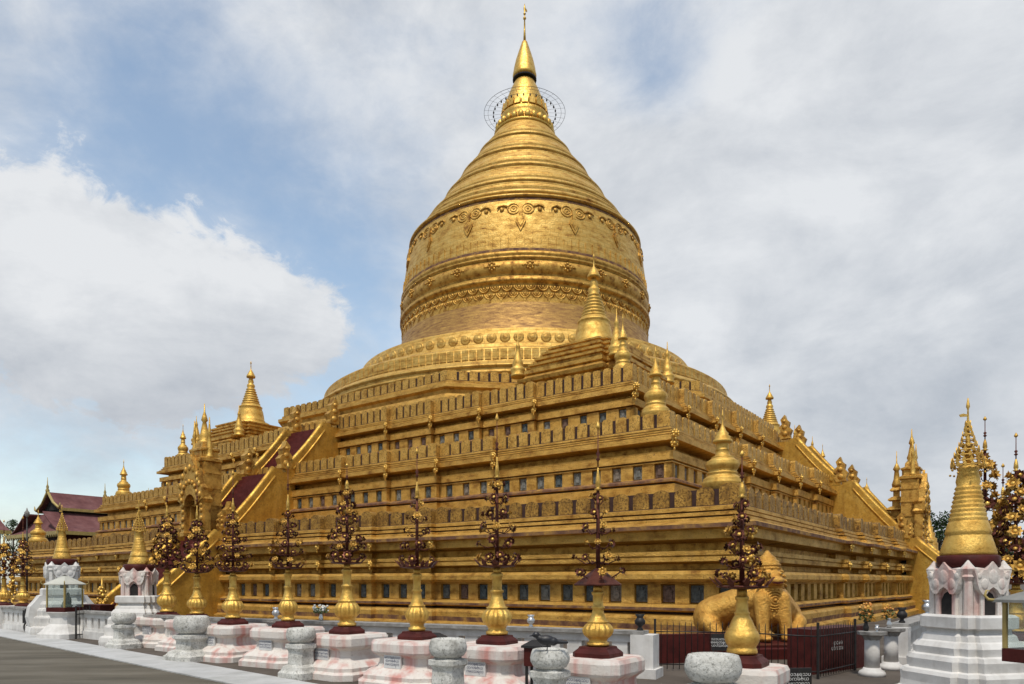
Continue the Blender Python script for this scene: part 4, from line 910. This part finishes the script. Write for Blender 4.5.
p = at(889, 13.35, .782); bouquet('flower_vase', p, 'sparse orange flowers in a silver vase on the farther fluted column', .13, 16, 'petal', 'vases on the fluted columns', .22)
def pot(loc, label, m, sc=1., group='pots along the white balustrades'):
    t = thing('offering_pot', label, 'pot', loc, 0, group)
    bm = B(); lathe(bm, [(a * sc, b * sc) for a, b in ((.05, 0), (.055, .02), (.03, .05), (.035, .07), (.085, .11), (.09, .16), (.06, .20), (.05, .22), (.085, .27), (.07, .27), (.04, .23))], 18); obj('bowl', bm, m, t)
    return t
pot(at(877, 12.25, .782), 'small silver cup on the nearer fluted column', 'silver', .45)

# ------------------------------------------------------------------ white balustrades
def balustrade(p0, p1, label, h=.80, slots='hole', spacing=.42):
    p0, p1 = Vector(p0), Vector(p1); d = (p1 - p0); ln = d.length; rz = atan2(d.y, d.x)
    t = thing('white_balustrade', label, 'low wall', p0, rz, 'white balustrades round the pagoda')
    bm = B(); box(bm, 0, ln, -.15, .15, 0, .22); box(bm, 0, ln, -.11, .11, .221, .30)
    n = int(ln / spacing); sp = ln / n; g = sp * (.34 if slots == 'hole' else .5)
    z0, z1 = .30, h - .20
    for i in range(n + 1):
        a = max(0, i * sp - (sp - g) / 2); b = min(ln, i * sp + (sp - g) / 2)
        box(bm, a, b, -.09, .09, z0 + .001, z1, 0)
    box(bm, 0, ln, -.11, .11, z1 + .001, h - .06); obj('wall', bm, 'white', t)
    bm = B(); box(bm, -.02, ln + .02, -.19, .19, h - .06, h); obj('coping', bm, 'stone_grey', t)
    for x in (0, ln):
        bm = B(); box(bm, x - .2, x + .2, -.2, .2, 0, h - .062); box(bm, x - .26, x + .26, -.26, .26, 0, .16); obj('end_post', bm, 'white', t)
    return t
uL = Vector((-.90, .436, 0)).normalized()
b0 = Vector((2.3, 12.3, 0)); balustrade(b0, b0 + uL * 11.0, 'white balustrade with square openings before the left face, behind the flower trees')
b0b = b0 + uL * 11.0 + Vector((-.45, .4, 0)); uL2 = Vector((-.80, .60, 0)); balustrade(b0b, b0b + uL2 * 12.0, 'continuation of the white balustrade behind the white shrines at left')
c0 = Vector((7.75, 14.25, 0)); uRv = Vector((.593, .805, 0)); balustrade(c0, c0 + uRv * 13, 'white balustrade of narrow slots along the right face', slots='narrow', spacing=.2)
def on(b, u, px):    # point of a wall run seen at picture column px
    t = (px - 512) / F; s_ = (t * b.y - b.x) / (u.x - t * u.y); return b + u * s_ + Vector((0, 0, .802))
pot(on(b0, uL, 531), 'silver footed bowl on the white balustrade just left of the crow', 'silver', .85)
pot(on(b0, uL, 640), 'black vase near the right end of the left balustrade', 'black', 1.05)
pot(on(b0, uL, 276), 'silver urn on the white balustrade behind the sparse flower tree', 'silver', 1.0)
bouquet('flower_vase', on(b0, uL, 321), 'white flowers in a silver cup on the left balustrade', .16, 40, 'white_flower', None, .14)
pot(on(c0, uRv, 902), 'black vase on the right balustrade', 'black', 1.15)
pot(on(c0, uRv, 927), 'silver urn on the right balustrade beside the white shrine', 'silver', 1.4)

# small maroon donation boxes behind the bowls
def donation_box(px, d, label, sc=1., rz=-.5):
    t = thing('donation_box', label, 'donation box', at(px, d), rz, 'maroon donation boxes')
    bm = B(); box(bm, -.14 * sc, .14 * sc, -.11 * sc, .11 * sc, .5, .5 + .26 * sc); obj('box', bm, 'maroon', t)
    bm = B(); z0 = .502 + .26 * sc; rings(bm, [[(x * .17 * sc, y * .14 * sc, z0) for x, y in SQ], [(x * .17 * sc, y * .14 * sc, z0 + .03) for x, y in SQ], [(x * .05, y * .03, z0 + .11 * sc) for x, y in SQ]]); obj('lid', bm, 'black', t)
    bm = B()
    for sx in (-1, 1):
        for sy in (-1, 1): box(bm, sx * .11 * sc - .015, sx * .11 * sc + .015, sy * .08 * sc - .015, sy * .08 * sc + .015, 0, .498)
    obj('stand', bm, 'black', t); return t
donation_box(436, 11.6, 'maroon donation box with a black lid behind the tall lichened bowl', .85)
donation_box(536, 9.7, 'maroon donation box with a black lid beside the crow\'s bowl', .95)

# ------------------------------------------------------------------ the guardian lion at the near corner, its plinth, fence and red walls
lp = at(764, 16.4); LZ = .15
t = thing('maroon_plinth', 'low maroon plinth under the gilded lion', 'plinth', lp, LZ)
bm = B(); poly(bm, SQ, [(1, 0), (1, .22), (.96, .25), (.96, .30)], mtx=Matrix.Diagonal((1.6, 1.35, 1, 1))); obj('block', bm, 'maroon', t)
LS = .93
lion = thing('guardian_lion', 'gilded guardian lion with two hindquarters and a crowned head', 'lion statue', lp + Vector((0, 0, .302)), LZ)
def mir(ps):
    o = []
    for p in ps:
        o.append(p)
        if p[0] == 'e': o.append(('e', (-p[1][0], p[1][1], p[1][2]), p[2]))
        else: o.append(('c', (-p[1][0], p[1][1], p[1][2]), (-p[2][0], p[2][1], p[2][2]), p[3], p[4]))
    return o
lion.scale = (LS, LS, .88)
body = [('c', (0, -.05, .75), (0, -.12, 1.25), .46, .40), ('c', (0, -.1, 1.25), (0, -.15, 1.5), .36, .24), ('e', (0, -.30, 1.02), (.36, .25, .36))]
body += mir([('c', (.27, -.38, 1.1), (.30, -.52, .22), .20, .145), ('e', (.30, -.62, .09), (.17, .24, .10)), ('c', (.22, .05, 1.1), (.9, .8, .70), .42, .45), ('e', (1.0, .85, .55), (.46, .48, .54)), ('c', (1.2, .55, .42), (1.05, .3, .12), .25, .16), ('e', (1.03, .18, .09), (.18, .26, .10))])
blobs('body', body, 'gold_lion', lion, .035, smooth=6)
head = [('e', (0, -.22, 1.72), (.25, .25, .27)), ('e', (0, -.43, 1.64), (.19, .15, .12)), ('e', (0, -.48, 1.72), (.06, .06, .05)), ('c', (-.12, -.42, 1.56), (.12, -.42, 1.56), .07, .07), ('e', (0, -.20, 1.95), (.22, .22, .10)), ('c', (0, -.2, 1.98), (0, -.18, 2.18), .13, .03)]
head += mir([('e', (.12, -.40, 1.80), (.06, .05, .055)), ('e', (.25, -.16, 1.80), (.07, .06, .15)), ('c', (.22, -.1, 1.62), (.30, -.02, 1.86), .06, .03), ('e', (.09, -.46, 1.60), (.06, .05, .05))])
hd = blobs('head', head, 'gold_lion', lion, .022, smooth=3); hd.scale = (1.3, 1.3, 1.05); hd.location = (0, .06, -.16)
bm = B()
lathe(bm, [(.36, 1.36), (.40, 1.40), (.40, 1.44), (.34, 1.48), (.3, 1.48)], 24, c=(0, -.12, 0))
rnd = random.Random(2)
for rr_, th in ((.085, .03), (.155, .028), (.225, .024)):
    tube(bm, [(rr_ * cos(q * pi / 10), -.545 + .1 * rr_ + abs(rr_ * cos(q * pi / 10)) * .18, 1.06 + rr_ * sin(q * pi / 10)) for q in range(21)], th, 6)
ball(bm, (0, -.55, 1.06), (.05, .05, .05))
for k in range(18):
    a = 2 * pi * k / 18; ball(bm, (.275 * cos(a), -.50 + abs(.275 * cos(a)) * .22, 1.06 + .275 * sin(a)), (.04, .04, .04), 0, 7, 5)
for k in range(9): ball(bm, ((k - 4) * .075, -.47 + abs(k - 4) * .022, .80 - .02 * (4 - abs(k - 4)) * 2), (.035, .035, .055), 0, 6, 5)
obj('collar', bm, 'gold_lion', lion)
bm = B()
for row, (rr_, zz_, n_) in enumerate(((.40, 1.50, 17), (.39, 1.62, 17), (.37, 1.74, 15), (.33, 1.86, 13), (.26, 1.95, 11))):   # curls of the mane round the face
    for k in range(n_):
        a = 2 * pi * (k + .5 * (row % 2)) / n_
        if sin(a) < -.62 and row < 4: continue
        tube(bm, [(rr_ * cos(a) + .05 * cos(a) * cos(q), -.16 + rr_ * sin(a) + .05 * sin(a) * cos(q), zz_ - .1 + .055 * sin(q)) for q in (0, 1, 2, 3, 4, 5)], [.035, .033, .03, .027, .022, .012], 5)
lathe(bm, [(.30, 1.92), (.33, 1.97), (.27, 2.02), (.28, 2.06), (.20, 2.12), (.20, 2.16), (.1, 2.24), (.03, 2.34)], 16, c=(0, -.16, 0))
obj('mane', bm, 'gold_lion', lion)
for sg in (-1, 1):
    bm = B(); ball(bm, (sg * .155, -.545, 1.735), (.042, .03, .036)); ey = obj('eye', bm, 'gold_mid', lion); bm = B(); ball(bm, (sg * .155, -.571, 1.735), (.018, .012, .02)); obj('pupil', bm, 'black', ey)
bm = B(); prism(bm, [(-.13, 1.50), (0, 1.475), (.13, 1.50), (.11, 1.535), (0, 1.52), (-.11, 1.535)], -.70, -.55); obj('mouth', bm, 'maroon', lion)

def iron_fence(pts, label, h=.86, sp=.11):
    t = thing('iron_fence', label, 'fence', pts[0])
    bmb, bmr = B(), B(); o0 = Vector(pts[0])
    for a, b in zip(pts, pts[1:]):
        a, b = Vector(a) - o0, Vector(b) - o0; d = b - a; n = max(1, int(d.length / sp))
        for z_ in (.12, h - .14): tube(bmr, [a + Vector((0, 0, z_)), b + Vector((0, 0, z_))], .012, 5)
        for i in range(1, n):
            p = a + d * i / n; tube(bmb, [p + Vector((0, 0, .03)), p + Vector((0, 0, h)), p + Vector((0, 0, h + .06))], [.0075, .0075, .001], 4)
    obj('bars', bmb, 'black', t); obj('rails', bmr, 'black', t)
    for p in pts:
        bm = B(); q = Vector(p) - o0; box(bm, q.x - .018, q.x + .018, q.y - .018, q.y + .018, 0, h + .1); obj('post', bm, 'black', t)
    return t
iron_fence([at(655, 13.2), at(735, 13.0), at(818, 12.0), at(855, 13.2)], 'black iron fence of spiked bars in front of the gilded lion')
def red_wall(p0, p1, label, h, w_=.3, text=None):
    p0, p1 = Vector(p0), Vector(p1); d = p1 - p0; t = thing('maroon_wall', label, 'low wall', p0, atan2(d.y, d.x), 'maroon painted low walls')
    bm = B(); box(bm, 0, d.length, -w_ / 2, w_ / 2, 0, h); obj('masonry', bm, 'maroon', t)
    if text: text_block(t, text, .11, (d.length * .45, -w_ / 2 - .004, h * .6), 0, 'chalk')
    return t
red_wall(at(655, 14.4), at(735, 14.9), 'maroon wall behind the iron fence, left of the lion', .58)
red_wall(at(799, 15.0), at(818, 13.6), 'short maroon wall behind the fence, right of the lion', .62)
red_wall(at(800, 12.75), at(852, 13.9), 'maroon wall with chalky white writing between fence and fluted columns', .80, .5, 'ရသမဓ\nပဒလတန')
t = thing('notice_board', 'black notice board with white lines of writing behind the broadest bowl', 'sign', at(722, 11.0), -.15)
bm = B(); box(bm, -.16, .16, -.015, .015, .58, .84); bd = obj('board', bm, 'black', t); text_block(bd, BUR[1], .055, (0, -.0185, .71), 0, 'chalk')
bm = B(); box(bm, -.14, -.115, -.014, .014, 0, .578); box(bm, .115, .14, -.014, .014, 0, .578); obj('legs', bm, 'black', t)
t = thing('notice_board', 'low black notice board with white writing at the foot of the fence', 'sign', at(797, 10.6), .1)
bm = B(); box(bm, -.22, .22, -.02, .02, .02, .36); bd = obj('board', bm, 'black', t); text_block(bd, BUR[2], .075, (0, -.0235, .2), 0, 'chalk')

# ------------------------------------------------------------------ left: cart, trough, fence, gold shrub
t = thing('handcart', 'black handcart with spoked wheels beside the small glass case', 'cart', at(47, 23.2), -.3)
bm = B(); box(bm, -.62, .62, -.35, .35, .30, .72); box(bm, -.58, .58, -.31, .31, .721, .76); obj('bin', bm, 'black', t)
for sx in (-.3, .35):
    bm = B(); tube(bm, [(sx + .17 * cos(k * pi / 10), -.42, .18 + .17 * sin(k * pi / 10)) for k in range(21)], .025, 6)
    for k in range(8): tube(bm, [(sx, -.42, .18), (sx + .16 * cos(k * pi / 4), -.42, .18 + .16 * sin(k * pi / 4))], .008, 4)
    ball(bm, (sx, -.42, .18), .035); obj('wheel', bm, 'black', t)
bm = B(); tube(bm, [(.6, -.2, .7), (.95, -.2, .9), (1.0, .2, .9), (.6, .2, .7)], .018, 6); obj('handle', bm, 'black', t)
t = thing('maroon_trough', 'long maroon trough on iron legs between the glass case and the white stepped shrine', 'trough', at(96, 21.5), -.45)
bm = B(); poly(bm, SQ, [(.82, .62), (1, .92), (1.02, .93), (1.02, .96), (.9, .95)], mtx=Matrix.Diagonal((.55, .24, 1, 1))); obj('trough', bm, 'maroon', t)
bm = B()
for sx in (-.4, .4):
    for sy in (-.15, .15): tube(bm, [(sx, sy, 0), (sx * .9, sy * .8, .64)], .02, 5)
obj('legs', bm, 'black', t)
iron_fence([at(76, 20.4), at(90, 20.9), at(106, 21.3)], 'short iron fence behind the small glass case at left', .85)
def gold_shrub(px, d, label, h=1.5):
    t = thing('offering_shrub', label, 'gilded tree', at(px, d), 0, 'little gilded figures and shrubs'); bm = B(); rnd = random.Random(int(px))
    lathe(bm, [(.16, 0), (.16, .2), (.1, .25), (.05, .3), (.04, h * .7)], 10); obj('stem', bm, 'gold_bright', t)
    bm = B()
    for i in range(40):
        a = rnd.uniform(0, 2 * pi); f = rnd.random(); r = .3 * (1 - f * .7) * rnd.uniform(.4, 1); ball(bm, (r * cos(a), r * sin(a), h * (.35 + .6 * f)), rnd.uniform(.04, .08), 0, 6, 4)
    lathe(bm, [(.03, h * .68), (.05, h * .9), (.01, h * 1.15)], 8)
    obj('leaves', bm, 'gold_bright', t)
gold_shrub(102, 24.0, 'small gilded shrub glowing behind the maroon trough', 1.55)
gold_shrub(12, 30, 'gilded shrub behind the two flower trees at the left edge', 2.0)

# ------------------------------------------------------------------ prayer halls far left
def hall(loc, rz, label, sc=1., LN=13.):
    t = thing('prayer_hall', label, 'hall', loc, rz, 'timber prayer halls with tiered maroon roofs'); t.scale = (sc,) * 3
    # ridge along +y from y=0 (gable), x across
    def slope(bm, xa, za, xb, zb, y0, y1, sg, th=.14, mi=0, curve=.25):
        n = 5; top = []
        for i in range(n + 1):
            f = i / n; top.append((xa + (xb - xa) * f, za + (zb - za) * f - curve * sin(pi * f)))
        a = [[Vector((sg * x, y0, z_)) for x, z_ in top], [Vector((sg * x, y1, z_)) for x, z_ in top]]
        b = [[p - Vector((0, 0, th)) for p in r_] for r_ in a]
        rings(bm, [a[0] + b[0][::-1], a[1] + b[1][::-1]], mi)
    bm = B()
    for sg in (-1, 1): slope(bm, 0, 10.45, 2.6, 8.75, -.3, LN, sg)
    obj('upper_roof', bm, 'roof', t)
    bm = B()
    for sg in (-1, 1): slope(bm, 2.2, 8.35, 6.2, 6.3, -1.6, LN, sg)
    # skirt across the gable
    n = 6; rr = []
    for f in (0, .33, .67, 1): rr.append([Vector((x * (2.2 + 4.0 * f), -.1 - 1.6 * f, 8.35 - 2.05 * f - .25 * sin(pi * f))) for x in (-1, 1)])
    for k in range(3):
        a, b_ = rr[k], rr[k + 1]; v = [bm.verts.new(p) for p in (a[0], a[1], b_[1], b_[0])]; face(bm, v)
        v = [bm.verts.new(p - Vector((0, 0, .14))) for p in (a[0], a[1], b_[1], b_[0])]; face(bm, v[::-1])
    lr = obj('lower_roof', bm, 'roof', t)
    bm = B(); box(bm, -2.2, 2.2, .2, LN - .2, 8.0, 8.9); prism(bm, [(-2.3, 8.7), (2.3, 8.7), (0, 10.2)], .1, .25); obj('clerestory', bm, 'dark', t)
    bm = B(); box(bm, -5.2, 5.2, -.9, LN - .5, 0, 6.35); obj('wall', bm, 'maroon', t)
    bm = B()
    for sg in (-1, 1):
        tube(bm, [(0, -.35, 10.5), (sg * 1.3, -.35, 9.35), (sg * 2.65, -.35, 8.72)], .13, 6)
        box(bm, sg * 2.62 - .06, sg * 2.62 + .06, -.3, LN, 8.5, 8.78); box(bm, sg * 6.2 - .07, sg * 6.2 + .07, -1.6, LN, 6.0, 6.33)
        tube(bm, [(sg * 2.6, -.35, 8.7), (sg * 2.9, -.4, 8.85), (sg * 3.0, -.4, 9.2)], [.12, .1, .03], 6)
        tube(bm, [(sg * 6.2, -1.7, 6.2), (sg * 6.5, -1.8, 6.4), (sg * 6.6, -1.8, 6.8)], [.12, .1, .03], 6)
    box(bm, -6.2, 6.2, -1.78, -1.66, 6.0, 6.33)
    for i in range(26): prism(bm, [(-.1, 0), (.1, 0), (0, -.25)], -1.8, -1.7, Matrix.Translation((-6.0 + i * .48, 0, 6.0)))
    for y in [y_ for y_ in (-.35, 5, 9.5) if y_ < LN - .5]: lathe(bm, [(.16, 10.4), (.2, 10.6), (.1, 10.8), (.14, 10.95), (.05, 11.2), (.02, 11.9)], 8, c=(0, y, 0))
    obj('gable_trim', bm, 'trim', t)
hall((-45.4, 70, 0), ANG - pi / 2, 'timber hall with two-tier maroon roof beyond the left end of the pagoda')
hall((-49.6, 58.0, 0), ANG - pi / 2, 'second maroon-roofed hall, cut by the left edge of the photo', .93, 6.)

# ------------------------------------------------------------------ trees and posts beyond
def leaf_tree(loc, label, h, r, seed, m='leaf', cat='tree'):
    t = thing('broadleaf_tree', label, cat, loc, 0, 'green trees beyond the pagoda'); rnd = random.Random(seed)
    bm = B(); tube(bm, [(0, 0, 0), (.1, 0, h * .35), (0, .1, h * .75)], [.25, .18, .07], 8); cl = []
    for i in range(16):
        a = rnd.uniform(0, 2 * pi); q = rnd.random() ** .5 * r; z_ = h * (.45 + .5 * rnd.random()); p = Vector((q * cos(a) * (1.1 - .5 * (z_ / h)), q * sin(a) * (1.1 - .5 * (z_ / h)), z_)); cl.append((p, r * rnd.uniform(.22, .42)))
        tube(bm, [(0, 0, z_ * .65), (p.x * .6, p.y * .6, z_ * .85), p], [.07, .045, .015], 5)
    obj('trunk', bm, 'bark', t); bm = B()
    for p, s_ in cl:
        for i in range(150):
            u = Vector((rnd.gauss(0, 1), rnd.gauss(0, 1), rnd.gauss(0, 1))).normalized() * s_ * rnd.random() ** .4; c = p + u
            d = Vector((rnd.gauss(0, 1), rnd.gauss(0, 1), rnd.gauss(0, .6))).normalized(); e = d.cross(Vector((rnd.random(), rnd.random(), .5))).normalized(); k = rnd.uniform(.10, .2)
            face(bm, [bm.verts.new(c + x) for x in (-d * k, e * k * .5, d * k, -e * k * .5)], rnd.random() < .4)
    obj('crown', bm, [m, 'leaf_dark'], t, fix=False)
leaf_tree(at(937, 75), 'green tree glimpsed between the right archway and the white shrine', 9.0, 2.6, 4)
leaf_tree(at(886, 95), 'dark green tree top peeping over the right parapet left of the archway', 12.4, 2.2, 9)
leaf_tree(at(13, 110), 'round green tree between the two maroon-roofed halls', 12.4, 2.7, 12)
for q, (px_, d_, h_, tx) in enumerate(((962, 82, 6.6, 'low green tree far behind the right white shrine'), (1003, 90, 7.0, 'spreading green tree far behind the golden lotus trees'), (1052, 84, 6.4, 'green tree beyond the right edge of the court, nearer one'), (1110, 92, 7.4, 'tall green tree farthest to the right beyond the court'))):
    leaf_tree(at(px_, d_), tx, h_, 3.4, 30 + q)
t = thing('distant_stupa', 'small gilded stupa beyond the right archway, beside the green tree', 'stupa', at(929, 62))
bm = B(); lathe(bm, [(.7, 0), (.7, 5), (.6, 5.1), (.62, 5.4), (.45, 5.5), (.48, 5.9), (.3, 6.0), (.32, 6.4), (.2, 6.5), (.2, 6.9), (.1, 7.1), (.12, 7.4), (.03, 8.4)], 16); obj('bell', bm, 'gold', t)
t = thing('lamp_post', 'thin pole with a small lamp against the sky before the left hall', 'lamp post', at(27, 36))
bm = B(); tube(bm, [(0, 0, 0), (0, 0, 4.9)], [.05, .03], 8); obj('pole', bm, 'black', t)
bm = B(); lathe(bm, [(.02, 4.9), (.1, 5.0), (.12, 5.15), (.05, 5.25), (.01, 5.4)], 10); obj('lamp', bm, 'stone_grey', t)
